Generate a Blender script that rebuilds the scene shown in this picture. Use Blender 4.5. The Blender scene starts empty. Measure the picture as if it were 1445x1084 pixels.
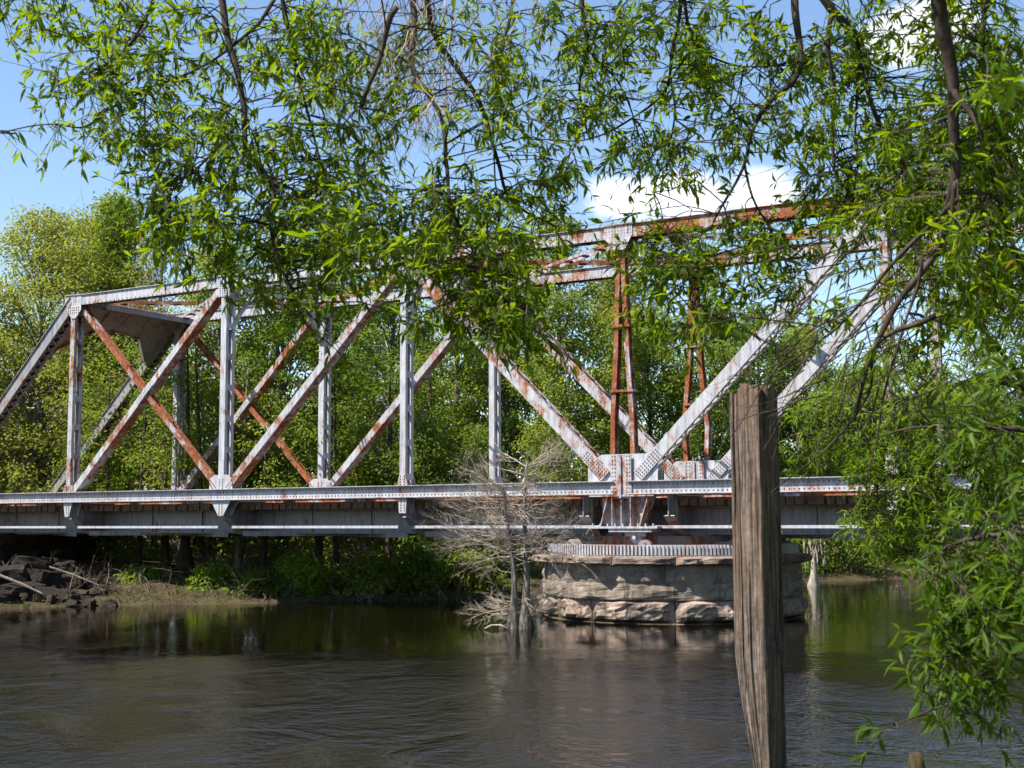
import bpy, math, random
import numpy as np
from mathutils import Vector, Matrix, noise as mnoise

R = math.radians
rng = np.random.default_rng(11)
random.seed(5)
scene = bpy.context.scene

# ------------------------------------------------------------------ camera, world, sun, exposure
CAM_Z, PITCH, ROLL, FPX = 2.672, 0.1021, 0.0043, 1856.9
cam_data = bpy.data.cameras.new('camera')
cam = bpy.data.objects.new('camera', cam_data)
scene.collection.objects.link(cam)
cam.matrix_world = Matrix.Translation((0, 0, CAM_Z)) @ Matrix.Rotation(math.pi / 2 + PITCH, 4, 'X') @ Matrix.Rotation(-ROLL, 4, 'Z')
cam_data.sensor_width = 36.0
cam_data.lens = FPX / 1445 * 36.0
cam_data.clip_start = 0.05
cam_data.clip_end = 3000
cam_data.dof.use_dof = True
cam_data.dof.focus_distance = 36.0
cam_data.dof.aperture_fstop = 9.0
scene.camera = cam

SUN_DIR = Vector((-0.90, -0.44, 0.0)).normalized() * math.cos(R(55)) + Vector((0, 0, math.sin(R(55))))
world = bpy.data.worlds.new('World')
scene.world = world
world.use_nodes = True
wn, wl = world.node_tree.nodes, world.node_tree.links
wn.clear()
w_out = wn.new('ShaderNodeOutputWorld')
w_bg = wn.new('ShaderNodeBackground')
w_bg.inputs['Strength'].default_value = 0.105
sky = wn.new('ShaderNodeTexSky')
sky.sky_type = 'NISHITA'
sky.sun_disc = False
sky.sun_elevation = R(55)
sky.sun_rotation = math.atan2(SUN_DIR.x, SUN_DIR.y)
sky.air_density = 1.0
sky.dust_density = 0.1
sky.ozone_density = 2.6
w_tc = wn.new('ShaderNodeTexCoord')
w_flat = wn.new('ShaderNodeVectorMath'); w_flat.operation = 'MULTIPLY'; w_flat.inputs[1].default_value = (1, 1, 1.9)
wl.new(w_tc.outputs['Generated'], w_flat.inputs[0])


def cloud_lobe(direction, radius):
    d = Vector(direction).normalized()
    dist = wn.new('ShaderNodeVectorMath'); dist.operation = 'DISTANCE'
    wl.new(w_flat.outputs[0], dist.inputs[0]); dist.inputs[1].default_value = (d.x, d.y, d.z * 1.9)
    m = wn.new('ShaderNodeMath'); m.operation = 'MULTIPLY_ADD'
    wl.new(dist.outputs['Value'], m.inputs[0]); m.inputs[1].default_value = -1.0 / radius; m.inputs[2].default_value = 1.0
    c = wn.new('ShaderNodeMath'); c.operation = 'MAXIMUM'; wl.new(m.outputs[0], c.inputs[0]); c.inputs[1].default_value = -0.6
    return c


def pix_dir(x, y):
    a, b = (x - 722.5) / FPX, (542 - y) / FPX
    cr, sr = math.cos(ROLL), math.sin(ROLL)
    a, b = a * cr + b * sr, -a * sr + b * cr
    return Vector((a, math.cos(PITCH) - b * math.sin(PITCH), math.sin(PITCH) + b * math.cos(PITCH)))


lobes = [cloud_lobe(pix_dir(x, y), r) for (x, y, r) in
         ((880, 288, 0.042), (970, 280, 0.046), (1085, 270, 0.045), (1300, 40, 0.055), (1480, 230, 0.06), (560, -700, 0.3), (-900, 100, 0.2), (2100, 0, 0.25))]
acc = lobes[0]
for l in lobes[1:]:
    mx = wn.new('ShaderNodeMath'); mx.operation = 'MAXIMUM'
    wl.new(acc.outputs[0], mx.inputs[0]); wl.new(l.outputs[0], mx.inputs[1]); acc = mx
w_map = wn.new('ShaderNodeMapping'); w_map.inputs['Scale'].default_value = (1, 1, 1.7)
wl.new(w_tc.outputs['Generated'], w_map.inputs['Vector'])
w_no = wn.new('ShaderNodeTexNoise'); w_no.inputs['Scale'].default_value = 9.0; w_no.inputs['Detail'].default_value = 9.0; w_no.inputs['Roughness'].default_value = 0.6
wl.new(w_map.outputs[0], w_no.inputs['Vector'])
w_sum = wn.new('ShaderNodeMath'); w_sum.operation = 'MULTIPLY_ADD'
wl.new(w_no.outputs['Fac'], w_sum.inputs[0]); w_sum.inputs[1].default_value = 2.2
wl.new(acc.outputs[0], w_sum.inputs[2])
w_ramp = wn.new('ShaderNodeMapRange'); w_ramp.interpolation_type = 'SMOOTHSTEP'
w_ramp.inputs['From Min'].default_value = 1.15; w_ramp.inputs['From Max'].default_value = 1.8
wl.new(w_sum.outputs[0], w_ramp.inputs['Value'])
w_mix = wn.new('ShaderNodeMix'); w_mix.data_type = 'RGBA'
wl.new(w_ramp.outputs['Result'], w_mix.inputs[0])
wl.new(sky.outputs[0], w_mix.inputs[6])
w_mix.inputs[7].default_value = (6.6, 6.7, 6.9, 1)
wl.new(w_mix.outputs[2], w_bg.inputs['Color'])
wl.new(w_bg.outputs[0], w_out.inputs['Surface'])

sun_data = bpy.data.lights.new('sun', 'SUN')
sun_data.energy = 5.0
sun_data.angle = R(0.53)
sun_data.color = (1.0, 0.945, 0.86)
sun = bpy.data.objects.new('sun', sun_data)
scene.collection.objects.link(sun)
sun.rotation_euler = SUN_DIR.to_track_quat('Z', 'Y').to_euler()
sun.location = SUN_DIR * 200

scene.view_settings.view_transform = 'Standard'
scene.view_settings.look = 'None'
scene.view_settings.gamma = 1.0
scene.view_settings.exposure = 1.08
scene.render.engine = 'CYCLES'
cy = scene.cycles
cy.max_bounces = 7; cy.diffuse_bounces = 3; cy.glossy_bounces = 3; cy.transmission_bounces = 4; cy.transparent_max_bounces = 4
cy.caustics_reflective = False; cy.caustics_refractive = False
cy.use_denoising = True
cy.use_adaptive_sampling = True; cy.adaptive_threshold = 0.015
cy.sample_clamp_indirect = 6.0


def at(x, y, d):
    """World point at photograph pixel (x, y) and world depth Y = d."""
    v = pix_dir(x, y)
    return Vector((v.x * d / v.y, d, CAM_Z + v.z * d / v.y))


# ------------------------------------------------------------------ materials
class NT:
    def __init__(s, name):
        s.m = bpy.data.materials.new(name); s.m.use_nodes = True
        s.n, s.l = s.m.node_tree.nodes, s.m.node_tree.links
        s.n.clear(); s.out = s.n.new('ShaderNodeOutputMaterial')

    def node(s, t, **kw):
        x = s.n.new(t)
        for k, v in kw.items():
            if hasattr(x, k): setattr(x, k, v)
            else: x.inputs[k.replace('_', ' ')].default_value = v
        return x

    def link(s, a, b): s.l.new(a, b)

    def coords(s, scale=(1, 1, 1), kind='Object', rot=(0, 0, 0)):
        tc = s.node('ShaderNodeTexCoord'); mp = s.node('ShaderNodeMapping')
        mp.inputs['Scale'].default_value = scale; mp.inputs['Rotation'].default_value = rot
        s.link(tc.outputs[kind], mp.inputs['Vector']); return mp.outputs[0]

    def noise(s, vec, scale, detail=5, rough=0.55, dist=0.0):
        x = s.node('ShaderNodeTexNoise'); x.inputs['Scale'].default_value = scale; x.inputs['Detail'].default_value = detail
        x.inputs['Roughness'].default_value = rough; x.inputs['Distortion'].default_value = dist
        s.link(vec, x.inputs['Vector']); return x.outputs['Fac']

    def ramp(s, fac, stops):
        x = s.node('ShaderNodeValToRGB'); e = x.color_ramp.elements
        while len(e) < len(stops): e.new(0.5)
        for i, (p, c) in enumerate(stops):
            e[i].position = p; e[i].color = (*c, 1) if len(c) == 3 else c
        s.link(fac, x.inputs[0]); return x.outputs[0]

    def rng(s, fac, a, b, c=0, d=1):
        x = s.node('ShaderNodeMapRange'); x.interpolation_type = 'SMOOTHSTEP'
        for k, v in zip(('From Min', 'From Max', 'To Min', 'To Max'), (a, b, c, d)): x.inputs[k].default_value = v
        s.link(fac, x.inputs['Value']); return x.outputs['Result']

    def mix(s, fac, a, b, mode='MIX'):
        x = s.node('ShaderNodeMix'); x.data_type = 'RGBA'; x.blend_type = mode
        for sock, val in ((0, fac), (6, a), (7, b)):
            if hasattr(val, 'links') or hasattr(val, 'is_linked'): s.link(val, x.inputs[sock])
            else: x.inputs[sock].default_value = val if sock == 0 else (*val, 1)
        return x.outputs[2]

    def math(s, op, a, b=None, c=None):
        x = s.node('ShaderNodeMath'); x.operation = op
        for i, v in enumerate((a, b, c)):
            if v is None: continue
            if hasattr(v, 'is_linked'): s.link(v, x.inputs[i])
            else: x.inputs[i].default_value = v
        return x.outputs[0]

    def bump(s, h, strength=0.4, dist=0.02):
        x = s.node('ShaderNodeBump'); x.inputs['Strength'].default_value = strength; x.inputs['Distance'].default_value = dist
        s.link(h, x.inputs['Height']); return x.outputs[0]

    def bsdf(s, col, rough=0.7, normal=None, spec=0.4, metal=0.0, ior=None):
        p = s.node('ShaderNodeBsdfPrincipled')
        for k, v in (('Base Color', col), ('Roughness', rough), ('Specular IOR Level', spec), ('Metallic', metal)):
            if hasattr(v, 'is_linked'): s.link(v, p.inputs[k])
            else: p.inputs[k].default_value = (*v, 1) if k == 'Base Color' else v
        if ior: p.inputs['IOR'].default_value = ior
        if normal is not None: s.link(normal, p.inputs['Normal'])
        s.link(p.outputs[0], s.out.inputs['Surface']); return p


def steel(name, cover, tone=1.0):
    """Weathered silver paint; cover = how much of it has rusted through."""
    t = NT(name)
    v = t.coords(); g = t.noise(v, 1.1, 8, 0.62, 0.6)
    vs = t.coords((5.0, 5.0, 0.7)); st = t.noise(vs, 1.6, 6, 0.6)
    fine = t.noise(v, 17, 6, 0.65)
    mid = t.noise(v, 4.2, 10, 0.7, 0.3)
    tot = t.math('ADD', t.math('MULTIPLY', g, 0.38), t.math('ADD', t.math('MULTIPLY', st, 0.24), t.math('ADD', t.math('MULTIPLY', mid, 0.24), t.math('MULTIPLY', fine, 0.14))))
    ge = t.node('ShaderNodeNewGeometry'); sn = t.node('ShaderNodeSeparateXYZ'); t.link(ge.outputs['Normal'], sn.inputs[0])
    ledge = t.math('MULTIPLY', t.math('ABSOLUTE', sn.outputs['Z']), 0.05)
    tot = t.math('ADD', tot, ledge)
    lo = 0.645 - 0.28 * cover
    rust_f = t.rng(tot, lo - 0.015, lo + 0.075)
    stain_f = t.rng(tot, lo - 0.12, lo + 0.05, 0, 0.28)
    paint = t.ramp(t.noise(vs, 2.3, 6, 0.6), [(0.25, (0.19 * tone, 0.20 * tone, 0.225 * tone)), (0.47, (0.37 * tone, 0.38 * tone, 0.41 * tone)), (0.78, (0.57 * tone, 0.57 * tone, 0.59 * tone))])
    rust = t.ramp(t.noise(v, 5.5, 7, 0.65), [(0.25, (0.04, 0.018, 0.011)), (0.48, (0.20, 0.058, 0.02)), (0.72, (0.40, 0.135, 0.045))])
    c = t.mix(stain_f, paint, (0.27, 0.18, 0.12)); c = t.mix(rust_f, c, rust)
    rr = t.rng(rust_f, 0, 1, 0.48, 0.9)
    t.bsdf(c, rr, t.bump(t.math('ADD', rust_f, t.math('MULTIPLY', fine, 0.6)), 0.25, 0.008), 0.35)
    return t.m


M = {}
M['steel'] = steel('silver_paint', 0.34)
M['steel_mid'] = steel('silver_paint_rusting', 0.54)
M['rivet'] = steel('rivet_rust_and_shadow', 0.62, 0.42)  # dark tone paints rivet-head shadow in along with the rust
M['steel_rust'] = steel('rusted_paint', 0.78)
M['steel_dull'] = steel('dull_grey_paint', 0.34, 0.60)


def wood(name, a, b, c, scale=(14, 14, 0.8)):
    t = NT(name); v = t.coords(scale); n = t.noise(v, 2.2, 9, 0.68, 0.7); v2 = t.coords((40, 40, 1.0)); n2 = t.noise(v2, 1.5, 6, 0.6)
    big = t.noise(t.coords((2, 2, 0.7)), 1.3, 4)
    tot = t.math('ADD', t.math('MULTIPLY', n, 0.6), t.math('MULTIPLY', n2, 0.4))
    tot = t.math('ADD', tot, t.math('MULTIPLY', t.math('SUBTRACT', t.noise(t.coords((9, 9, 9)), 2.0, 8, 0.7), 0.5), 0.28))
    col = t.ramp(tot, [(0.30, a), (0.48, b), (0.66, c)])
    col = t.mix(t.rng(big, 0.42, 0.68, 0, 0.45), col, (0.17, 0.105, 0.06))
    t.bsdf(col, 0.85, t.bump(tot, 0.8, 0.02), 0.2); return t.m


M['piling'] = wood('weathered_timber', (0.009, 0.006, 0.005), (0.082, 0.060, 0.046), (0.27, 0.22, 0.18), (20, 20, 1.1))
M['tie'] = wood('tie_timber', (0.03, 0.02, 0.015), (0.11, 0.07, 0.05), (0.24, 0.17, 0.12), (6, 1.2, 6))
M['crib'] = wood('crib_timber', (0.012, 0.01, 0.008), (0.035, 0.027, 0.02), (0.07, 0.055, 0.04), (5, 1.0, 5))


def stone(name, a, b, c, stain=True):
    t = NT(name); v = t.coords(); n = t.noise(v, 1.7, 9, 0.62, 0.4); f = t.noise(v, 21, 10, 0.75)
    tot = t.math('ADD', t.math('MULTIPLY', n, 0.5), t.math('MULTIPLY', f, 0.5))
    col = t.ramp(tot, [(0.3, a), (0.5, b), (0.7, c)])
    if stain:
        sv = t.coords((1.2, 1.2, 0.35)); s = t.noise(sv, 2.0, 7, 0.65)
        col = t.mix(t.rng(s, 0.50, 0.64, 0, 0.75), col, (0.085, 0.07, 0.055))
    sp = t.node('ShaderNodeSeparateXYZ'); t.link(v, sp.inputs[0])
    wl_ = t.math('ADD', sp.outputs['Z'], t.math('MULTIPLY', t.math('SUBTRACT', n, 0.5), 0.9))
    if stain: col = t.mix(t.rng(wl_, 0.0, 0.22, 0.85, 0.0), col, (0.045, 0.04, 0.02))
    t.bsdf(col, 0.9, t.bump(tot, 0.7, 0.05), 0.2); return t.m


M['granite'] = stone('pinkish_granite', (0.13, 0.09, 0.07), (0.31, 0.23, 0.18), (0.46, 0.37, 0.30))
M['granite_grey'] = stone('grey_granite', (0.085, 0.066, 0.052), (0.225, 0.18, 0.142), (0.37, 0.305, 0.245))
M['coping'] = stone('reddish_granite', (0.085, 0.06, 0.048), (0.215, 0.155, 0.12), (0.38, 0.30, 0.25))
M['rubble'] = stone('shade_darkened_quarry_stone', (0.006, 0.005, 0.004), (0.020, 0.015, 0.011), (0.09, 0.06, 0.038), False)  # albedo lowered to stand in for the deep shade over the stones


def bark(name, a, b, c):
    t = NT(name); v = t.coords((7, 7, 1.6)); n = t.noise(v, 2.0, 8, 0.65, 0.5); col = t.ramp(n, [(0.3, a), (0.5, b), (0.7, c)])
    t.bsdf(col, 0.9, t.bump(n, 0.7, 0.02), 0.15); return t.m


M['bark_dark'] = bark('dark_bark', (0.018, 0.013, 0.010), (0.05, 0.038, 0.028), (0.11, 0.088, 0.068))
M['bark_grey'] = bark('grey_bark', (0.05, 0.043, 0.036), (0.15, 0.13, 0.105), (0.28, 0.25, 0.21))
M['bark_pale'] = bark('pale_cypress_bark', (0.10, 0.085, 0.07), (0.29, 0.25, 0.21), (0.46, 0.41, 0.35))
M['twig_pale'] = bark('pale_dry_twig', (0.19, 0.15, 0.11), (0.37, 0.305, 0.235), (0.52, 0.44, 0.35))
M['knee'] = bark('cypress_knee_bark', (0.02, 0.016, 0.008), (0.055, 0.042, 0.02), (0.12, 0.09, 0.045))


def leaf_mat(name, stops, trans=(0.16, 0.34, 0.03), tfac=0.4, rough=0.42, spec=0.4):
    t = NT(name); a = t.node('ShaderNodeAttribute'); a.attribute_name = 'tint'
    oi = t.node('ShaderNodeObjectInfo')
    f = t.math('ADD', a.outputs['Fac'], t.math('MULTIPLY', t.math('SUBTRACT', oi.outputs['Random'], 0.5), 0.12))
    col = t.ramp(f, stops)
    p = t.node('ShaderNodeBsdfPrincipled'); t.link(col, p.inputs['Base Color']); p.inputs['Roughness'].default_value = rough; p.inputs['Specular IOR Level'].default_value = spec
    tr = t.node('ShaderNodeBsdfTranslucent'); t.link(t.mix(0.55, col, trans), tr.inputs['Color'])
    mx = t.node('ShaderNodeMixShader'); mx.inputs[0].default_value = tfac
    t.link(p.outputs[0], mx.inputs[1]); t.link(tr.outputs[0], mx.inputs[2]); t.link(mx.outputs[0], t.out.inputs['Surface'])
    return t.m


M['leaf_oak'] = leaf_mat('willow_oak_leaf', [(0.0, (0.018, 0.042, 0.003)), (0.5, (0.055, 0.115, 0.004)), (0.9, (0.13, 0.20, 0.006)), (1.0, (0.24, 0.13, 0.015))], (0.44, 0.60, 0.004), 0.55, 0.5, 0.16)
M['leaf_oak_dark'] = leaf_mat('glossy_dark_leaf', [(0.0, (0.03, 0.065, 0.006)), (0.6, (0.06, 0.12, 0.008)), (1.0, (0.11, 0.17, 0.012))], (0.28, 0.42, 0.006), 0.45, 0.48, 0.18)
M['leaf_fresh'] = leaf_mat('fresh_green_leaf', [(0.0, (0.06, 0.12, 0.008)), (0.6, (0.135, 0.22, 0.014)), (1.0, (0.24, 0.31, 0.03))], (0.42, 0.56, 0.012), 0.5, 0.5, 0.2)
M['leaf_pale'] = leaf_mat('pale_spring_leaf', [(0.0, (0.12, 0.15, 0.02)), (0.6, (0.25, 0.285, 0.04)), (1.0, (0.36, 0.37, 0.07))], (0.52, 0.54, 0.05), 0.48, 0.62, 0.12)
M['leaf_mid'] = leaf_mat('mid_green_leaf', [(0.0, (0.075, 0.115, 0.014)), (0.6, (0.18, 0.24, 0.028)), (1.0, (0.29, 0.335, 0.06))], (0.42, 0.50, 0.035), 0.48, 0.62, 0.12)
M['leaf_deep'] = leaf_mat('deep_green_leaf', [(0.0, (0.045, 0.08, 0.011)), (0.6, (0.115, 0.175, 0.022)), (1.0, (0.21, 0.265, 0.05))], (0.29, 0.40, 0.03), 0.48, 0.62, 0.12)
M['leaf_olive'] = leaf_mat('olive_spring_leaf', [(0.0, (0.12, 0.12, 0.035)), (0.6, (0.21, 0.20, 0.06)), (1.0, (0.29, 0.26, 0.095))], (0.38, 0.38, 0.08), 0.48, 0.62, 0.12)
M['grass'] = leaf_mat('bank_grass', [(0.0, (0.045, 0.035, 0.016)), (0.5, (0.06, 0.065, 0.015)), (1.0, (0.10, 0.075, 0.038))], (0.2, 0.22, 0.05), 0.25, 0.6)
M['brush'] = bark('dry_brush', (0.06, 0.045, 0.03), (0.16, 0.12, 0.085), (0.27, 0.21, 0.15))

t = NT('river_bank_soil')
v = t.coords(); n = t.noise(v, 0.8, 8, 0.6); f = t.noise(v, 9, 8, 0.7)
tot = t.math('ADD', t.math('MULTIPLY', n, 0.6), t.math('MULTIPLY', f, 0.4))
t.bsdf(t.ramp(tot, [(0.3, (0.018, 0.013, 0.008)), (0.46, (0.06, 0.042, 0.026)), (0.56, (0.065, 0.06, 0.022)), (0.7, (0.13, 0.095, 0.055))]), 0.95, t.bump(tot, 0.8, 0.08), 0.1)
M['soil'] = t.m

t = NT('tannin_river_water')
geo = t.node('ShaderNodeNewGeometry')
mp = t.node('ShaderNodeMapping'); mp.inputs['Scale'].default_value = (1.05, 0.9, 1.0); mp.inputs['Rotation'].default_value = (0, 0, R(-8)); t.link(geo.outputs['Position'], mp.inputs['Vector'])
sx = t.node('ShaderNodeSeparateXYZ'); t.link(geo.outputs['Position'], sx.inputs[0])
wide = t.noise(mp.outputs[0], 0.16, 4, 0.55, 0.5)
mid_n = t.noise(mp.outputs[0], 2.4, 3, 0.5, 0.1)
fine_n = t.noise(mp.outputs[0], 7.5, 3, 0.6, 0.0)
tiny_n = t.noise(mp.outputs[0], 13.0, 2, 0.5)
h = t.math('ADD', t.math('MULTIPLY', mid_n, 0.22), t.math('ADD', t.math('MULTIPLY', fine_n, 0.20), t.math('MULTIPLY', tiny_n, 0.06)))
yy = t.math('ADD', sx.outputs['Y'], t.math('MULTIPLY', wide, 9.0))
calm = t.rng(yy, 27.0, 32.5, 1.0, 0.10)
gust = t.rng(t.noise(mp.outputs[0], 0.42, 5, 0.6, 0.8), 0.40, 0.62, 0.40, 1.2)
h = t.math('MULTIPLY', h, t.math('MULTIPLY', calm, gust))
t.bsdf((0.0050, 0.0034, 0.0014), 0.03, t.bump(h, 1.0, 0.15), 0.5, 0.0, 1.333)
M['water'] = t.m


# ------------------------------------------------------------------ mesh helpers
def link_obj(name, mesh, parent=None):
    o = bpy.data.objects.new(name, mesh); scene.collection.objects.link(o)
    if parent is not None: o.parent = parent
    return o


def tag(o, label=None, cat=None, group=None, kind=None):
    for k, v in (('label', label), ('category', cat), ('group', group), ('kind', kind)):
        if v: o[k] = v
    return o


def empty(name, loc=(0, 0, 0), rz=0.0):
    o = bpy.data.objects.new(name, None); scene.collection.objects.link(o)
    o.location = loc; o.rotation_euler = (0, 0, rz); o.empty_display_size = 0.3
    return o


def mesh_np(name, verts, quads, mat, tint=None, smooth=False):
    """quads: (n,k) array of indices, all faces with k corners."""
    me = bpy.data.meshes.new(name)
    verts = np.asarray(verts, np.float32); quads = np.asarray(quads, np.int32)
    n, k = quads.shape
    me.vertices.add(len(verts)); me.vertices.foreach_set('co', verts.ravel())
    me.loops.add(n * k); me.loops.foreach_set('vertex_index', quads.ravel())
    me.polygons.add(n); me.polygons.foreach_set('loop_start', np.arange(0, n * k, k, dtype=np.int32))
    me.polygons.foreach_set('loop_total', np.full(n, k, np.int32))
    if smooth: me.polygons.foreach_set('use_smooth', np.ones(n, bool))
    if tint is not None:
        a = me.attributes.new('tint', 'FLOAT', 'POINT'); a.data.foreach_set('value', np.asarray(tint, np.float32))
    me.materials.append(mat); me.update(calc_edges=True); me.validate()
    return me


class MB:
    def __init__(s): s.v, s.f = [], []

    def add(s, vs, fs):
        b = len(s.v); s.v += [tuple(x) for x in vs]; s.f += [tuple(b + i for i in f) for f in fs]

    def box(s, c, hx, hy, hz, ax=None):
        """Box of half sizes about c; ax = three unit vectors."""
        c = Vector(c); X, Y, Z = ax or (Vector((1, 0, 0)), Vector((0, 1, 0)), Vector((0, 0, 1)))
        vs = [c + X * (hx * i) + Y * (hy * j) + Z * (hz * k) for i in (-1, 1) for j in (-1, 1) for k in (-1, 1)]
        s.add(vs, [(0, 1, 3, 2), (4, 6, 7, 5), (0, 4, 5, 1), (2, 3, 7, 6), (0, 2, 6, 4), (1, 5, 7, 3)])

    def bar(s, p0, p1, w, h, side):
        """Bar from p0 to p1; w across 'side', h across the third direction."""
        p0, p1 = Vector(p0), Vector(p1); a = (p1 - p0); L = a.length; a.normalize()
        n = (Vector(side) - a * a.dot(Vector(side))).normalized(); b = a.cross(n)
        s.box((p0 + p1) / 2, L / 2, w / 2, h / 2, (a, n, b))

    def prism(s, pts, y0, y1):
        """Polygon of (x, z) extruded from y0 to y1."""
        n = len(pts)
        s.add([(x, y0, z) for x, z in pts] + [(x, y1, z) for x, z in pts],
              [tuple(range(n)), tuple(range(2 * n - 1, n - 1, -1))] + [(i, (i + 1) % n, n + (i + 1) % n, n + i)[::-1] for i in range(n)])

    def prism_x(s, pts, x0, x1):
        n = len(pts)
        s.add([(x0, y, z) for y, z in pts] + [(x1, y, z) for y, z in pts],
              [tuple(range(n)), tuple(range(2 * n - 1, n - 1, -1))] + [(i, (i + 1) % n, n + (i + 1) % n, n + i)[::-1] for i in range(n)])

    def tube(s, pts, radii, sides=5, cap=True):
        pts = [Vector(p) for p in pts]; b = len(s.v); n = len(pts)
        ref = Vector((0.31, 0.2, 0.93))
        for i, p in enumerate(pts):
            d = (pts[min(i + 1, n - 1)] - pts[max(i - 1, 0)]).normalized()
            if abs(d.dot(ref)) > 0.95: ref = Vector((0.9, 0.3, 0.1))
            u = d.cross(ref).normalized(); w = d.cross(u)
            for k in range(sides):
                a = 2 * math.pi * k / sides
                s.v.append(tuple(p + (u * math.cos(a) + w * math.sin(a)) * radii[i]))
        for i in range(n - 1):
            for k in range(sides):
                k2 = (k + 1) % sides
                s.f.append((b + i * sides + k, b + i * sides + k2, b + (i + 1) * sides + k2, b + (i + 1) * sides + k))
        if cap:
            s.f.append(tuple(b + k for k in range(sides))[::-1]); s.f.append(tuple(b + (n - 1) * sides + k for k in range(sides)))

    def cyl(s, c, axis, r, L, sides=12):
        a = Vector(axis).normalized(); s.tube([Vector(c) - a * L / 2, Vector(c) + a * L / 2], [r, r], sides)

    def rivet(s, c, nrm, r=0.024, h=0.018):
        c = Vector(c); nrm = Vector(nrm).normalized()
        u = nrm.orthogonal().normalized(); w = nrm.cross(u); b = len(s.v)
        for k in range(5):
            a = 2 * math.pi * k / 5; s.v.append(tuple(c + (u * math.cos(a) + w * math.sin(a)) * r))
        for k in range(5):
            a = 2 * math.pi * k / 5; s.v.append(tuple(c + (u * math.cos(a) + w * math.sin(a)) * r * 0.55 + nrm * h))
        for k in range(5): s.f.append((b + k, b + (k + 1) % 5, b + 5 + (k + 1) % 5, b + 5 + k))
        s.f.append(tuple(b + 5 + k for k in range(5)))

    def mesh(s, name, mat, smooth=False):
        me = bpy.data.meshes.new(name); me.from_pydata(s.v, [], s.f); me.materials.append(mat)
        if smooth: me.polygons.foreach_set('use_smooth', [True] * len(me.polygons))
        me.update(); return me

    def build(s, name, mat, parent=None, smooth=False):
        return link_obj(name, s.mesh(name, mat, smooth), parent)


# ------------------------------------------------------------------ terrain and river
FAR = np.array([(-900, -80), (-400, -10), (-100, 24), (-40, 34), (-17, 39.5), (-13, 41.6), (-7.4, 42.9), (-0.5, 44.2), (6, 47), (12, 54.5), (23, 61), (60, 80), (150, 120), (400, 220), (900, 480)], float)
NEAR = np.array([(-900, -160), (-400, -70), (-60, -8), (-12, 4.5), (0, 6.6), (4, 7.6), (6, 9.5), (14, 27), (24, 42), (37, 66), (60, 76), (150, 98), (400, 190), (900, 440)], float)


def y_far(x): return np.interp(x, FAR[:, 0], FAR[:, 1])
def y_near(x): return np.interp(x, NEAR[:, 0], NEAR[:, 1])


def ground_z(x, y):
    d = max(y - float(y_far(x)), float(y_near(x)) - y)
    z = float(np.interp(d, [-9, -2, 0, 1.0, 3.5, 10, 30, 200], [-2.2, -0.7, -0.03, 0.22, 0.5, 0.95, 1.6, 3.0]))
    z += 0.10 * mnoise.noise(Vector((x * 0.9, y * 0.9, 3.1))) + 0.16 * mnoise.noise(Vector((x * 0.25, y * 0.25, 7.7))) if abs(x) < 80 and y < 130 else 0
    return z


gx = np.concatenate([np.linspace(-900, -80, 12), np.arange(-70, -32, 3), np.arange(-30, 36, 0.6), np.arange(38, 80, 3), np.linspace(90, 900, 12)])
gy = np.concatenate([np.linspace(-300, -20, 8), np.arange(-16, 3, 2), np.arange(4, 30, 0.7), np.arange(30, 66, 0.45), np.arange(66, 130, 2.5), np.linspace(140, 1200, 14)])
gv = [(x, y, ground_z(x, y)) for y in gy for x in gx]
nx = len(gx)
gq = [(j * nx + i, j * nx + i + 1, (j + 1) * nx + i + 1, (j + 1) * nx + i) for j in range(len(gy) - 1) for i in range(nx - 1)]
ground = link_obj('ground', mesh_np('ground', gv, gq, M['soil'], smooth=True))
tag(ground, kind='structure')
wv = [(-900, -300, 0), (900, -300, 0), (900, 700, 0), (-900, 700, 0)]
water = link_obj('river_water', mesh_np('river_water', wv, [(0, 1, 2, 3)], M['water']))
tag(water, kind='structure')

# ------------------------------------------------------------------ the swing bridge
BX, BY, BROT = 2.991, 35.111, -0.534
PN, HT, ZB, WID = 7.087, 6.894, 3.471, 5.0
bridge = empty('swing_bridge', (BX, BY, 0), BROT)
tag(bridge, 'weathered silver steel truss railway swing bridge with orange rust crossing the river', 'bridge')
YV = Vector((0, 1, 0))
ZT = ZB + HT
BMX = Matrix.Translation((BX, BY, 0)) @ Matrix.Rotation(BROT, 4, 'Z')


def N(i, y, top): return Vector((-PN * i, y, ZT if top else ZB))


def shorten(p0, p1, a, b):
    d = (p1 - p0).normalized(); return p0 + d * a, p1 - d * b


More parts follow.
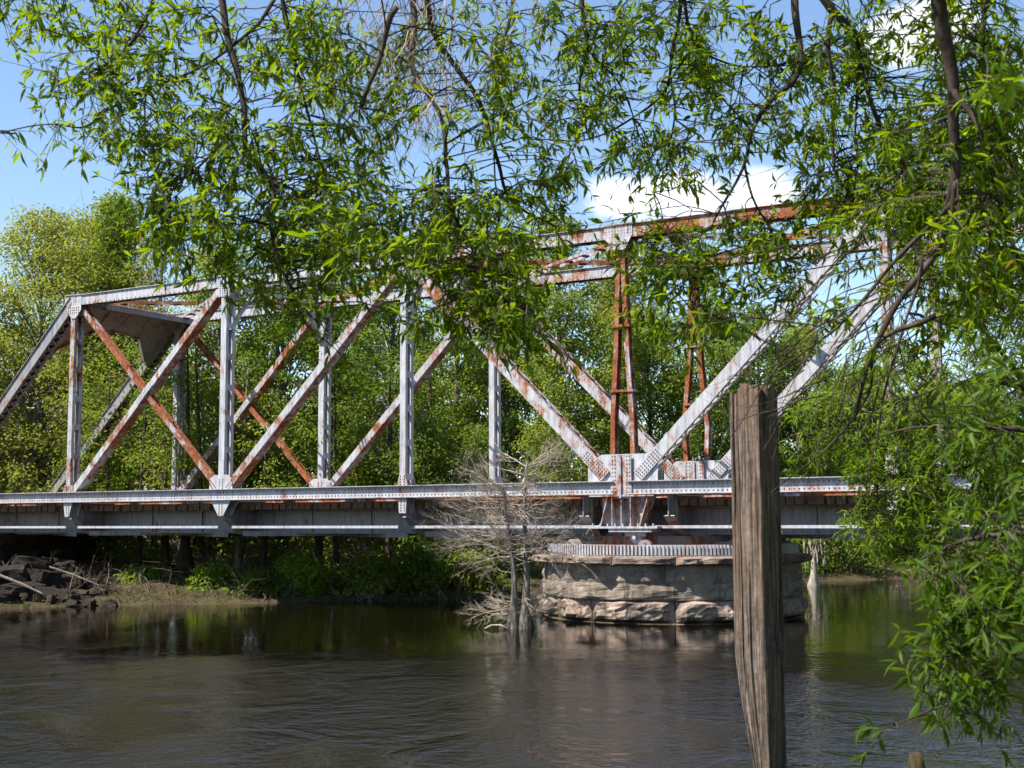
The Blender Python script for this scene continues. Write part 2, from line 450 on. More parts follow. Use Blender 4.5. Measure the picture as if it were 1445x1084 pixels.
def built_member(name, p0, p1, w, D, mat, lace='battens', step=1.3, bw=0.22, cover=False, flange=0.07, thick=0.02, lower_only=False):
    """Two webs across the truss plane (y = +-w/2), flange legs, tied together by battens or lacing on the in-plane faces."""
    m = MB(); p0, p1 = Vector(p0), Vector(p1); a = (p1 - p0); L = a.length; a.normalize(); b = a.cross(YV)
    for s in (-1, 1):
        m.box((p0 + p1) / 2 + YV * (s * (w / 2)), L / 2, thick / 2, D / 2, (a, YV, b))
        for q in (-1, 1):
            m.box((p0 + p1) / 2 + YV * (s * (w / 2 - flange / 2 - thick / 2)) + b * (q * (D / 2 - thick / 2)), L / 2 - 0.003, flange / 2, thick / 2 - 0.002, (a, YV, b))
    faces = (-1, 1)
    if cover:
        up = 1 if b.z > 0 or (abs(b.z) < 1e-3) else -1
        m.box((p0 + p1) / 2 + b * (up * (D / 2 + 0.012)), L / 2, w / 2 + 0.06, 0.010, (a, YV, b)); faces = (-up,)
    for q in faces:
        off = b * (q * (D / 2 + 0.008))
        if lace == 'battens':
            n = max(1, int(L / step))
            for k in range(n + 1):
                c = p0 + a * (0.25 + (L - 0.5) * k / n)
                m.box(c + off, bw / 2, w / 2 - 0.004, 0.007, (a, YV, b))
        elif lace == 'plate':
            m.box((p0 + p1) / 2 + off, L / 2 - 0.01, w / 2 - 0.013, 0.007, (a, YV, b))
        elif lace == 'single':
            n = int(L / (w * 0.9))
            for k in range(n):
                c0 = p0 + a * (L * k / n) + YV * ((w / 2 - 0.03) * (1 if k % 2 else -1)); c1 = p0 + a * (L * (k + 1) / n) + YV * ((w / 2 - 0.03) * (-1 if k % 2 else 1))
                m.bar(c0 + off, c1 + off, 0.055, 0.012, a.cross(b))
        elif lace == 'double':
            n = int(L / (w * 0.8))
            for k in range(n):
                for sg in (-1, 1):
                    c0 = p0 + a * (L * k / n) + YV * ((w / 2 - 0.02) * sg); c1 = p0 + a * (L * (k + 1) / n) - YV * ((w / 2 - 0.02) * sg)
                    m.bar(c0 + off * (1 + 0.05 * sg), c1 + off * (1 + 0.05 * sg), 0.05, 0.010, a.cross(b))
    return m


def rivet_line(m, p0, p1, nrm, step):
    p0, p1 = Vector(p0), Vector(p1); n = max(1, int((p1 - p0).length / step))
    for k in range(n + 1): m.rivet(p0.lerp(p1, k / n), nrm)


YN = Vector((0, -1, 0))
near_face = {}
for side in (0, 1):
    y = WID * side
    rich = side == 0
    # --- bottom chord, two halves
    for sg in (1, -1):
        x0, x1 = -sg * 0.20, -sg * PN * 4.02
        c0, c1 = Vector((x0, y, ZB)), Vector((x1, y, ZB))
        m = MB(); cx, hx = (x0 + x1) / 2, abs(x1 - x0) / 2
        for q in (-1, 1):
            m.box((cx, y + q * 0.17, ZB), hx, 0.011, 0.165)
            for zz in (-1, 1): m.box((cx, y + q * 0.225, ZB + zz * 0.157), hx - 0.004, 0.055, 0.011)
        m.box((cx, y, ZB + 0.178), hx, 0.30, 0.009)
        for zz in (-1,):
            for k in range(int(hx * 2 / 0.9)): m.box((min(x0, x1) + 0.5 + k * 0.9, y, ZB - 0.176), 0.14, 0.2, 0.006)
        part = m.build('bottom_chord', M['steel'], bridge)
        rv = MB()
        if rich or sg > 0:
            lim = -sg * (PN * 4 if sg > 0 else PN * 1.6)
            for zz in (-0.085, 0.085): rivet_line(rv, (x0, y - 0.181, ZB + zz), (lim, y - 0.181, ZB + zz), YN, 0.125)
            rvo = rv.build('rivet_rows', M['rivet'], part); rvo['kind'] = 'stuff'
    # --- top chord, panel by panel so the splices step a little
    for i in range(-3, 3):
        p0, p1 = N(i, y, 1), N(i + 1, y, 1)
        m = built_member('top_chord', p0, p1, 0.38 + 0.004 * (i % 2), 0.34, M['steel'], 'single', cover=True)
        mat = M['steel'] if i >= 1 else (M['steel_mid'] if i == 0 else M['steel_rust'] if i == -1 and side == 0 else M['steel_mid'])
        part = m.build('top_chord', mat, bridge)
        if rich or i >= 0:
            rv = MB()
            for zz in (-0.13, 0.13): rivet_line(rv, p0 + Vector((0, -0.201, zz)), p1 + Vector((0, -0.201, zz)), YN, 0.2)
            rvo = rv.build('rivet_rows', M['rivet'], part); rvo['kind'] = 'stuff'
    for i in range(-3, 4):                                      # splice plates over the chord joints
        m = MB(); zc = ZT
        for q in (-1, 1): m.box((-PN * i, y + q * 0.212, zc), 0.42, 0.009, 0.165)
        m.box((-PN * i, y, zc + 0.206), 0.42, 0.26, 0.010)
        if rich:
            for a_ in range(9):
                for b_ in range(4): m.rivet((-PN * i - 0.36 + a_ * 0.09, y - 0.221, zc - 0.12 + b_ * 0.08), YN, 0.015)
        m.build('splice_plate', M['steel'] if i > 0 else M['steel_mid'], bridge)
    # --- inclined end posts
    for sg in (1, -1):
        p0, p1 = N(4 * sg, y, 0), N(3 * sg, y, 1)
        built_member('end_post', p0, p1, 0.40, 0.36, M['steel'], 'double', cover=True).build('end_post', M['steel_dull'], bridge)
    # --- vertical posts
    for i in (-3, -2, -1, 1, 2, 3):
        p0, p1 = N(i, y, 0) + Vector((0, 0, 0.19)), N(i, y, 1) - Vector((0, 0, 0.18))
        m = built_member('vertical_post', p0, p1, 0.40, 0.20 if i != 2 else 0.23, None, 'battens', 1.05, 0.2, flange=0.09)
        m.build('vertical_post', M['steel_mid'] if (i == 3 and side == 0) or i < 0 else M['steel'], bridge)
    # --- diagonals
    for sg in (1, -1):
        # crossed pair between uprights 3 and 2
        p0, p1 = shorten(N(3 * sg, y, 1), N(2 * sg, y, 0), 0.35, 0.42)
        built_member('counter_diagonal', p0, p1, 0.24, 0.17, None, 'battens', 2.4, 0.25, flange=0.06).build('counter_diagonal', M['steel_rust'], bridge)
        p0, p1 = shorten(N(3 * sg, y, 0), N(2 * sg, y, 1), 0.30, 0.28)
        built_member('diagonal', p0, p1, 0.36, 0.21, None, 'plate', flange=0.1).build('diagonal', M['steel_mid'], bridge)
        mid = (N(3 * sg, y, 0) + N(2 * sg, y, 1)) / 2
        a = (N(2 * sg, y, 1) - N(3 * sg, y, 0)).normalized(); b = a.cross(YV)
        m = MB()
        for q in (-1, 1): m.box(mid + YV * (q * 0.196), 0.46, 0.008, 0.10, (a, YV, b))
        for k in range(9):
            for r_ in (-0.06, 0, 0.06): m.rivet(mid + a * (-0.4 + k * 0.1) + b * r_ - YV * 0.204, YN, 0.016)
        m.build('crossing_plate', M['steel'], bridge)
        # main diagonal upright 2 foot -> upright 1 head
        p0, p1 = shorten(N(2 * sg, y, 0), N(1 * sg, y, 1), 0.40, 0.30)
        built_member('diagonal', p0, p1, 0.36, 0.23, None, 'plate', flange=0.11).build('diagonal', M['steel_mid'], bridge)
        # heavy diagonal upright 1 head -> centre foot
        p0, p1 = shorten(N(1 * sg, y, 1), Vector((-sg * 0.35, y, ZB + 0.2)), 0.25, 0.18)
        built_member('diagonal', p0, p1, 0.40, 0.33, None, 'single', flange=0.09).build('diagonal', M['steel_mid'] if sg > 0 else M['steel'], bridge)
    # --- centre hangers: two splayed rusty bars with ties
    bow = 0.06 if side == 0 else 0.16
    for sg in (-1, 1):
        m = MB()
        zs = [ZT - 0.25, ZT - 1.6, ZT - 3.3, ZT - 5.0, ZB + 0.55]
        xs = [0.05, 0.10, 0.15 + bow * 0.3, 0.22 + bow, 0.30]
        for k in range(4):
            for q in (-1, 1): m.bar((sg * xs[k], y + q * 0.11, zs[k] + 0.01), (sg * xs[k + 1], y + q * 0.11, zs[k + 1]), 0.02, 0.13, YV)
            m.bar((sg * xs[k], y, zs[k]), (sg * xs[k + 1], y, zs[k + 1]), 0.2, 0.02, YV)
        m.build('hanger_bar', M['steel_rust'], bridge)
    for zz, hw in ((ZT - 2.55, 0.2), (ZT - 4.3, 0.28)):
        m = MB(); m.box((0, y, zz), hw + 0.06, 0.16, 0.035); m.build('hanger_tie', M['steel_rust'], bridge)
    # --- gusset plates
    def gusset(pts, name='gusset_plate', mat=M['steel'], riv=(), t=0.02, off=0.19):
        m = MB()
        for q in (-1, 1): m.prism(pts, y + q * off - t / 2 * (1), y + q * off + t / 2)
        go = m.build(name, mat, bridge)
        if riv and (rich or True):
            rv = MB()
            for (rx, rz) in riv: rv.rivet((rx, y - off - t / 2 - 0.001, rz), YN, 0.025, 0.018)
            rvo = rv.build('rivet_rows', M['rivet'], go); rvo['kind'] = 'stuff'
        return go
    for i in (-3, -2, -1, 1, 2, 3):
        x = -PN * i; s = 1 if i > 0 else -1
        zt, zb = ZB + 0.19, ZB - 0.17
        if abs(i) == 2:
            riv = [(x + dx, zt - 0.12 + k * 0.07) for dx in (-0.07, 0.07) for k in range(7)] + [(x + sg * (0.22 + k * 0.055), zt + 0.05 + k * 0.055) for sg in (-1, 1) for k in range(5)] + [(x + sg * (0.30 + k * 0.045), zt - 0.02 + k * 0.05) for sg in (-1, 1) for k in range(5)]
            gusset([(x - 0.50, zt - 0.02), (x + 0.50, zt - 0.02), (x + 0.44, zt + 0.34), (x + 0.28, zt + 0.45), (x - 0.30, zt + 0.45), (x - 0.47, zt + 0.33)], riv=riv, off=0.204)
            gusset([(x - 0.42, zb), (x + 0.42, zb), (x + 0.10, zb - 0.50), (x - 0.10, zb - 0.50)], riv=[(x + dx, zb - 0.05 - k * 0.07) for dx in (-0.06, 0.06) for k in range(7)], off=0.194)
        elif abs(i) == 3:
            gusset([(x - 0.24, zt - 0.02), (x + 0.26, zt - 0.02), (x + 0.24, zt + 0.24), (x - 0.16, zt + 0.24)], mat=M['steel_mid'], riv=[(x - 0.15 + a * 0.09, zt + 0.04 + b * 0.07) for a in range(4) for b in range(3)], off=0.204)
            gusset([(x - 0.21, zb), (x + 0.23, zb), (x + 0.08, zb - 0.50), (x - 0.12, zb - 0.50)], riv=[(x + dx, zb - 0.05 - k * 0.07) for dx in (-0.05, 0.05) for k in range(7)], off=0.194)
        else:
            gusset([(x - 0.19, zt - 0.02), (x + 0.19, zt - 0.02), (x + 0.11, zt + 0.28), (x - 0.11, zt + 0.28)], riv=[(x + dx, zt + 0.03 + k * 0.08) for dx in (-0.07, 0.07) for k in range(4)], off=0.204)
            gusset([(x - 0.15, zb), (x + 0.15, zb), (x + 0.12, zb - 0.45), (x - 0.12, zb - 0.45)], riv=[(x + dx, zb - 0.05 - k * 0.08) for dx in (-0.06, 0.06) for k in range(5)], off=0.194)
        zc = ZT - 0.15
        if abs(i) == 3:
            gusset([(x - 0.33 * s - 0.0, zc - 0.12), (x - 0.05 * s, zc - 0.48), (x + 0.16 * s, zc - 0.48), (x + 0.42 * s, zc - 0.20), (x + 0.42 * s, zc), (x - 0.25 * s, zc)][::s], riv=[(x - 0.2 * s + a * 0.1 * s, zc - 0.10 - b * 0.09) for a in range(6) for b in range(3)], off=0.226)
        else:
            gusset([(x - 0.24, zc), (x - 0.24, zc - 0.34), (x + 0.24, zc - 0.34), (x + 0.24, zc)], riv=[(x - 0.15 + a * 0.1, zc - 0.06 - b * 0.08) for a in range(4) for b in range(4)], off=0.226)
    gusset([(-1.02, ZB + 0.15), (1.02, ZB + 0.15), (1.05, ZB + 0.90), (-0.62, ZB + 0.90), (-1.02, ZB + 0.58)], off=0.14)
    for sg in (1, -1):
        a = (N(sg, y, 1) - Vector((-sg * 0.35, y, ZB + 0.2))).normalized(); b = a.cross(YV); o0 = Vector((-sg * 0.35, y - 0.212, ZB + 0.2))
        rv = MB()
        for q in range(10):
            for r_ in (-0.11, -0.04, 0.04, 0.11): rv.rivet(o0 + a * (0.25 + q * 0.085) + b * r_, YN, 0.022, 0.016)
        rvo = rv.build('rivet_rows', M['rivet'], bridge); rvo['kind'] = 'stuff'
    m = MB(); m.box((0, y - 0.222, ZB + 0.30), 0.30, 0.012, 0.58); m.box((0, y - 0.26, ZB + 0.30), 0.025, 0.03, 0.56)
    for sx_ in (-0.25, -0.17, 0.17, 0.25): rivet_line(m, (sx_, y - 0.235, ZB - 0.2), (sx_, y - 0.235, ZB + 0.85), YN, 0.10)
    m.build('centre_plate', M['steel_mid'], bridge)
    gusset([(-0.4, ZT - 0.15), (-0.2, ZT - 0.5), (0.2, ZT - 0.5), (0.4, ZT - 0.15)], mat=M['steel_mid'], off=0.226)

# --- floor beams, stringers, ties, rails
FB0, FB1 = 2.22, ZB - 0.20
for i in range(-4, 5):
    x = -PN * i if i else 0
    for dx in ((0,) if i else (-1.25, 1.25)):
        m = MB()
        m.prism_x([(-0.02, FB1 + 0.02), (WID + 0.02, FB1 + 0.02), (WID + 0.02, 2.75), (WID - 0.75, FB0), (0.75, FB0), (-0.02, 2.75)], x + dx - 0.012, x + dx + 0.012)
        m.box((x + dx, WID / 2, FB0), 0.16, WID / 2 - 0.8, 0.014)
        for q in (0, 1):
            y0 = 0.03 if q == 0 else WID - 0.03; y1 = 0.78 if q == 0 else WID - 0.78
            m.bar((x + dx, y0, 2.74), (x + dx, y1, FB0), 0.30, 0.024, (1, 0, 0))
        m.box((x + dx, WID / 2, FB1), 0.15, WID / 2 - 0.3, 0.012)
        for yy_ in (0.4, 1.9, 3.1, 4.6): m.box((x + dx, yy_, 2.8), 0.09, 0.012, 0.42)
        m.build('floor_beam', M['steel_dull'], bridge)
for ys in (1.5, 3.5):
    for i in range(-4, 4):
        x0, x1 = -PN * (i + 1) + 0.02, -PN * i - 0.02
        cx, hx = (x0 + x1) / 2, (x1 - x0) / 2
        m = MB()
        m.box((cx, ys, 2.62), hx, 0.011, 0.37)
        for zz, fw in ((2.25, 0.15), (2.985, 0.15)): m.box((cx, ys, zz), hx, fw, 0.013)
        for zz in (2.32, 2.92): m.box((cx, ys, zz), hx - 0.003, 0.024, 0.055)
        for k in range(1, 3): m.box((x0 + hx * 2 * k / 3, ys, 2.62), 0.022, 0.075, 0.352)
        for k in range(1, 3): m.box((x0 + hx * 2 * k / 3 + 0.065, ys - 0.014, 2.62), 0.045, 0.008, 0.30)
        if ys < 2:
            for zz in (2.315, 2.925): rivet_line(m, (x0 + 0.1, ys - 0.025, zz), (x1 - 0.1, ys - 0.025, zz), YN, 0.14)
        so = m.build('stringer', M['steel_dull'], bridge)
        if ys < 2:
            lm = MB(); lm.box((cx, 0.10, 2.475), hx - 0.28, 0.09, 0.010); lm.box((cx, 0.015, 2.445), hx - 0.28, 0.010, 0.035)
            lm.build('lateral_angle', M['steel'], bridge)
            lb = MB()
            lb.bar((x0 + 0.3, 0.5, 2.235), (x1 - 0.3, 4.5, 2.235), 0.16, 0.014, (0, 0, 1)); lb.bar((x0 + 0.3, 4.5, 2.20), (x1 - 0.3, 0.5, 2.20), 0.16, 0.014, (0, 0, 1))
            lb.build('lower_lateral', M['steel_dull'], bridge)
tie_variants = []
for k in range(4):
    m = MB(); r_ = random.Random(k)
    vs_x = 0.098 + r_.uniform(-0.006, 0.012)
    m.box((0, 0, 0), vs_x, 2.1 + r_.uniform(-0.06, 0.06), 0.105)
    tie_variants.append(m.mesh('tie', M['tie']))
k = 0; x = -PN * 4
while x < PN * 4:
    o = link_obj('tie', tie_variants[k % 4], bridge); o.location = (x, WID / 2 + random.uniform(-0.05, 0.05), 3.108 + random.uniform(-0.006, 0.004)); o.rotation_euler = (0, 0, random.uniform(-0.012, 0.012))
    x += 0.262; k += 1
for yr in (1.78, 3.22):
    m = MB(); m.box((0, yr, 3.227), PN * 4.05, 0.065, 0.008); m.box((0, yr, 3.28), PN * 4.05, 0.009, 0.05); m.box((0, yr, 3.345), PN * 4.05, 0.034, 0.018)
    m.build('rail', M['steel_rust'], bridge)

# --- top struts with knee braces, top laterals, portals
for i in (-2, -1, 0, 1, 2):
    x = -PN * i
    m = MB()
    for zz in (-0.10, -0.52):
        for q in (-1, 1): m.bar((x + q * 0.07, 0.2, ZT + zz), (x + q * 0.07, WID - 0.2, ZT + zz), 0.012, 0.10, (1, 0, 0))
    n = 12
    for k in range(n):
        z0, z1 = (ZT - 0.12, ZT - 0.50) if k % 2 else (ZT - 0.50, ZT - 0.12)
        m.bar((x, 0.3 + 4.4 * k / n, z0), (x, 0.3 + 4.4 * (k + 1) / n, z1), 0.05, 0.012, (1, 0, 0))
    m.build('sway_strut', M['steel_mid'] if i <= 0 else M['steel'], bridge)
    if i != 0:
        for q in (0, 1):
            y0, y1 = (0.15, 0.95) if q == 0 else (WID - 0.15, WID - 0.95)
            m = MB(); m.bar((x, y1, ZT - 0.45), (x, (y0 + y1) / 2, ZT - 0.95), 0.14, 0.10, (1, 0, 0)); m.bar((x, (y0 + y1) / 2, ZT - 0.93), (x, y0, ZT - 1.55), 0.14, 0.10, (1, 0, 0))
            m.build('knee_brace', M['steel'], bridge)
for i in range(-3, 3):
    for d_ in (0, 1):
        p0 = Vector((-PN * i, 0.2 if d_ else WID - 0.2, ZT - 0.02 - 0.13 * d_)); p1 = Vector((-PN * (i + 1), WID - 0.2 if d_ else 0.2, ZT - 0.02 - 0.13 * d_))
        a = (p1 - p0).normalized(); sd = a.cross(Vector((0, 0, 1)))
        m = MB()
        for q in (-1, 1): m.bar(p0 + sd * (q * 0.16), p1 + sd * (q * 0.16), 0.016, 0.09, sd)
        for k in range(9): m.box(p0.lerp(p1, (k + 0.5) / 9), 0.13, 0.155, 0.008, (a, sd, Vector((0, 0, 1))))
        m.build('top_lateral', M['steel_rust'] if (i + d_) % 2 == 0 else M['steel_mid'], bridge)
for sg in (1, -1):
    hip, foot = Vector((-sg * PN * 3, 0, ZT)), Vector((-sg * PN * 4, 0, ZB))
    a = (foot - hip).normalized(); nrm = a.cross(YV).normalized()
    def PP(s, y, o=0.0): return hip + a * s + Vector((0, y, 0)) + nrm * o
    m = MB()                                                   # solid portal plate with haunched ends
    pts = [(-0.05, 0.2), (-0.05, WID - 0.2), (2.35, WID - 0.2), (2.0, WID - 0.55), (1.15, WID - 1.35), (1.0, WID / 2), (1.15, 1.35), (2.0, 0.55), (2.35, 0.2)]
    n = len(pts)
    m.add([PP(s, y_, 0.02) for s, y_ in pts] + [PP(s, y_, -0.02) for s, y_ in pts], [tuple(range(n)), tuple(range(2 * n - 1, n - 1, -1))] + [(i, (i + 1) % n, n + (i + 1) % n, n + i)[::-1] for i in range(n)])
    m.build('portal_plate', M['steel_dull'], bridge)
    m = MB()
    for k in range(2, 8): m.bar(PP(*pts[k]), PP(*pts[k + 1]), 0.20, 0.018, nrm)
    for yy_ in (1.5, 2.5, 3.5): m.bar(PP(0.0, yy_, 0.05), PP(1.0, yy_, 0.05), 0.08, 0.03, nrm)
    m.bar(PP(-0.06, 0.2), PP(-0.06, WID - 0.2), 0.32, 0.02, nrm)
    m.build('portal_flange', M['steel_mid'], bridge)
    m = MB()                                                   # level plate strut behind the hip
    x = -sg * PN * 3
    m.box((x + sg * 0.62, WID / 2, ZT - 0.17), 0.60, WID / 2 - 0.24, 0.012)
    m.box((x + sg * 1.2, WID / 2, ZT - 0.25), 0.012, WID / 2 - 0.24, 0.10); m.box((x + sg * 0.62, WID / 2, ZT - 0.22), 0.02, WID / 2 - 0.26, 0.05)
    m.build('hip_strut', M['steel_dull'], bridge)

# --- centre bearings under each truss
for y in (0.0, WID):
    m = MB(); m.box((0, y, 3.265), 0.95, 0.27, 0.018)
    for xb, xt in ((-0.62, -0.40), (-0.27, -0.27), (0, 0), (0.27, 0.27), (0.52, 0.78)):
        for q in (-1, 1): m.bar((xt if xb < 0.5 else 0.78, y + q * 0.12, 3.25), (xb, y + q * 0.12, 2.46), 0.26, 0.022, YV)
    m.box((0, y, 2.86), 0.66, 0.012, 0.40)
    m.build('bearing_bracket', M['steel_mid'], bridge)
    m = MB(); m.box((0.05, y, 2.435), 1.0, 0.30, 0.028); m.box((0.25, y, 2.36), 0.62, 0.26, 0.045)
    for k in range(9): m.cyl((-0.85 + k * 0.22, y - 0.22, 2.49), (0, 0, 1), 0.028, 0.09, 6)
    m.build('bearing_plate', M['steel'], bridge)
    m = MB(); m.cyl((0.34, y + 0.05, 2.17), (0.0, 1, 0), 0.165, 0.26, 16); m.cyl((0.34, y - 0.12, 2.17), (0, 1, 0), 0.055, 0.16, 10); m.box((0.34, y - 0.11, 2.26), 0.30, 0.03, 0.06)
    m.build('balance_wheel', M['steel'], bridge)
m = MB(); m.tube([(0.2, WID / 2, 1.74), (0.2, WID / 2, 2.2)], [2.2, 2.2], 40)
m.build('pivot_drum', M['rivet'], bridge)
for k in range(8):
    m = MB(); ang = k * math.pi / 4 + 0.2; c = Vector((0.2, WID / 2, 0)); d = Vector((math.cos(ang), math.sin(ang), 0))
    m.bar(c + d * 2.1 + Vector((0, 0, 2.02)), c + d * 3.3 + Vector((0, 0, 2.02)), 0.06, 0.10, (0, 0, 1)); m.tube([c + d * 2.95 + Vector((0, 0, 1.93)), c + d * 3.2 + Vector((0, 0, 1.93))], [0.19, 0.19], 14)
    m.build('pivot_roller', M['steel_dull'], bridge)

# ------------------------------------------------------------------ round stone pivot pier
PC = BMX @ Vector((0.2, WID / 2, 0))
pier = empty('stone_pier', (PC.x, PC.y, 0))
tag(pier, 'round stone pivot pier with ribbed gear ring standing in the river under the bridge', 'pier')


def curved_block(name, r0, r1, a0, a1, z0, z1, mat, seed, rough=0.05, na=7, nz=5, gap=0.012, keep=1.0):
    da = gap / r1; verts = []; faces = []
    def shell(r, jitter):
        b = len(verts)
        for j in range(nz + 1):
            for i in range(na + 1):
                a = a0 + da + (a1 - a0 - 2 * da) * i / na; z = z0 + gap / 2 + (z1 - z0 - gap) * j / nz
                e = min(i, na - i) / na; g = min(j, nz - j) / nz
                edge = 1 - keep * (1 - min(1.0, (e * 6) ** 0.6) * min(1.0, (g * 5) ** 0.6))
                p = Vector((math.cos(a) * r1 * 1.7, math.sin(a) * r1 * 1.7, z * 1.7 + seed))
                nn = mnoise.fractal(p, 0.8, 2.1, 5)
                rr = r + (jitter * (nn * 1.0 + 0.15) * (0.35 + 0.65 * edge) - jitter * 0.9 * (1 - edge) if jitter else 0)
                verts.append((math.cos(a) * rr, math.sin(a) * rr, z + (0.03 * nn * (0.4) if jitter and 0 < j < nz else 0)))
        return b
    b1 = shell(r1, rough); b0 = shell(r0, 0)
    W = na + 1
    for j in range(nz):
        for i in range(na):
            q = b1 + j * W + i; faces.append((q, q + 1, q + 1 + W, q + W))
    for i in range(na):
        for (jj, fl) in ((0, 1), (nz, 0)):
            q, s = b1 + jj * W + i, b0 + jj * W + i; f = (q, q + 1, s + 1, s); faces.append(f[::-1] if fl else f)
    for j in range(nz):
        for (ii, fl) in ((0, 0), (na, 1)):
            q, s = b1 + j * W + ii, b0 + j * W + ii; f = (q, q + W, s + W, s); faces.append(f[::-1] if fl else f)
    me = bpy.data.meshes.new(name); me.from_pydata(verts, [], faces); me.materials.append(mat); me.update()
    return link_obj(name, me, pier)


prnd = random.Random(3)
for ci, (z0, z1, r1, nb, mat, rough) in enumerate(((-0.62, 0.02, 3.66, 15, 'granite', 0.16), (0.02, 0.60, 3.60, 13, 'granite', 0.20), (0.60, 1.02, 3.57, 9, 'granite_grey', 0.11), (1.02, 1.485, 3.57, 10, 'granite_grey', 0.10))):
    off = prnd.random(); cuts = [k + off + prnd.uniform(-0.28, 0.28) for k in range(nb)]; cuts.append(cuts[0] + nb)
    for k in range(nb):
        curved_block('stone', 2.9, r1 + (prnd.uniform(-0.04, 0.03) if ci < 2 else prnd.uniform(-0.008, 0.008)), 2 * math.pi * cuts[k] / nb, 2 * math.pi * cuts[k + 1] / nb, z0, z1, M[mat], prnd.uniform(0, 50) if ci < 2 else 3.0, rough, 14, 7, 0.012 if ci < 2 else 0.004, 1.0 if ci < 2 else 0.25)
for k in range(14):
    curved_block('coping_stone', 2.6, 3.84 + prnd.uniform(-0.03, 0.05), 2 * math.pi * (k + 0.3) / 14, 2 * math.pi * (k + 1.3) / 14, 1.48, 1.70, M['coping'], prnd.uniform(0, 50), 0.16, 10, 5)
m = MB(); m.tube([(0, 0, -1.9), (0, 0, 1.685)], [2.95, 2.95], 36)
m.build('rubble_core', M['granite_grey'], pier)
m = MB(); b = 0
for (r, z) in ((3.42, 1.70), (3.42, 1.99), (3.22, 1.99), (3.22, 1.70)):
    for k in range(96): m.v.append((r * math.cos(2 * math.pi * k / 96), r * math.sin(2 * math.pi * k / 96), z))
for q in range(4):
    for k in range(96): m.f.append((q * 96 + k, q * 96 + (k + 1) % 96, ((q + 1) % 4) * 96 + (k + 1) % 96, ((q + 1) % 4) * 96 + k))
ring = m.build('gear_ring', M['steel_mid'], pier)
m = MB()
for k in range(216):
    a = 2 * math.pi * k / 216; d = Vector((math.cos(a), math.sin(a), 0)); s = Vector((-math.sin(a), math.cos(a), 0))
    m.box(d * 3.455 + Vector((0, 0, 1.855)), 0.034, 0.025, 0.125, (d, s, Vector((0, 0, 1))))
g = m.build('gear_teeth', M['steel'], ring); g['kind'] = 'stuff'
m = MB(); m.tube([(0, 0, 1.698), (0, 0, 1.715)], [3.6, 3.6], 64)
m.build('base_plate', M['steel_mid'], pier)

# ------------------------------------------------------------------ rest pier at the far end and its tumbled stones


def rough_rock(seed, sx, sy, sz, cuts=3, amt=0.16):
    """A quarried block: subdivided box pushed about by noise, corners worn."""
    n = cuts + 1; verts = {}; vl = []; fl = []
    def vid(p):
        key = tuple(round(c, 5) for c in p)
        if key not in verts:
            q = Vector(p); l = q.length; q2 = q * (1 - 0.11 * max(0, l - 1.15))
            nn = mnoise.noise_vector(q * 1.3 + Vector((seed * 7.1, seed * 3.3, seed)))
            n3 = mnoise.noise_vector(q * 3.1 + Vector((seed * 2.1, seed * 9.3, seed)))
            n4 = mnoise.noise_vector(q * 7.3 + Vector((seed, 1.3, seed)))
            q2 = q2 + nn * amt * 1.3 + n3 * amt * 0.45 + n4 * amt * 0.2
            verts[key] = len(vl); vl.append((q2.x * sx, q2.y * sy, q2.z * sz))
        return verts[key]
    for ax in range(3):
        for sg in (-1, 1):
            for i in range(n):
                for j in range(n):
                    c = []
                    for (a, b) in ((i, j), (i + 1, j), (i + 1, j + 1), (i, j + 1)):
                        p = [0, 0, 0]; p[ax] = sg; p[(ax + 1) % 3] = -1 + 2 * a / n; p[(ax + 2) % 3] = -1 + 2 * b / n; c.append(vid(p))
                    fl.append(tuple(c) if sg > 0 else tuple(c[::-1]))
    return vl, fl


def rock_obj(name, seed, sx, sy, sz, mat, parent=None, amt=0.16, cuts=3):
    v, f = rough_rock(seed, sx, sy, sz, cuts, amt)
    me = bpy.data.meshes.new(name); me.from_pydata(v, [], f); me.materials.append(mat); me.update()
    return link_obj(name, me, parent)


rp = BMX @ Vector((-PN * 3.82, 2.5, 0))
rest = empty('rest_pier', (rp.x, rp.y, 0), BROT)
tag(rest, 'dark stone and timber rest pier under the far end of the bridge', 'pier')
for c in range(4):
    for k in range(5):
        o = rock_obj('stone', 60 + c * 7 + k, 1.0, 0.82, 0.24, M['rubble'], rest, 0.07, 2)
        o.location = (random.uniform(-0.06, 0.06), -3.4 + 1.68 * k + (0.5 if c % 2 else 0), 0.42 + 0.46 * c)
for k, (xx, zz) in enumerate(((-0.6, 2.06), (0.2, 2.08), (0.8, 2.05))):
    m = MB(); m.box((xx, 0.6, zz), 0.15, 5.4 - 0.5 * k, 0.13); m.build('cap_timber', M['crib'], rest)
for yy_ in (-2.5, -1.2, 1.2, 2.5):
    m = MB(); m.box((0.1, yy_, 2.21), 1.0, 0.14, 0.03); m.build('bearing_timber', M['crib'], rest)

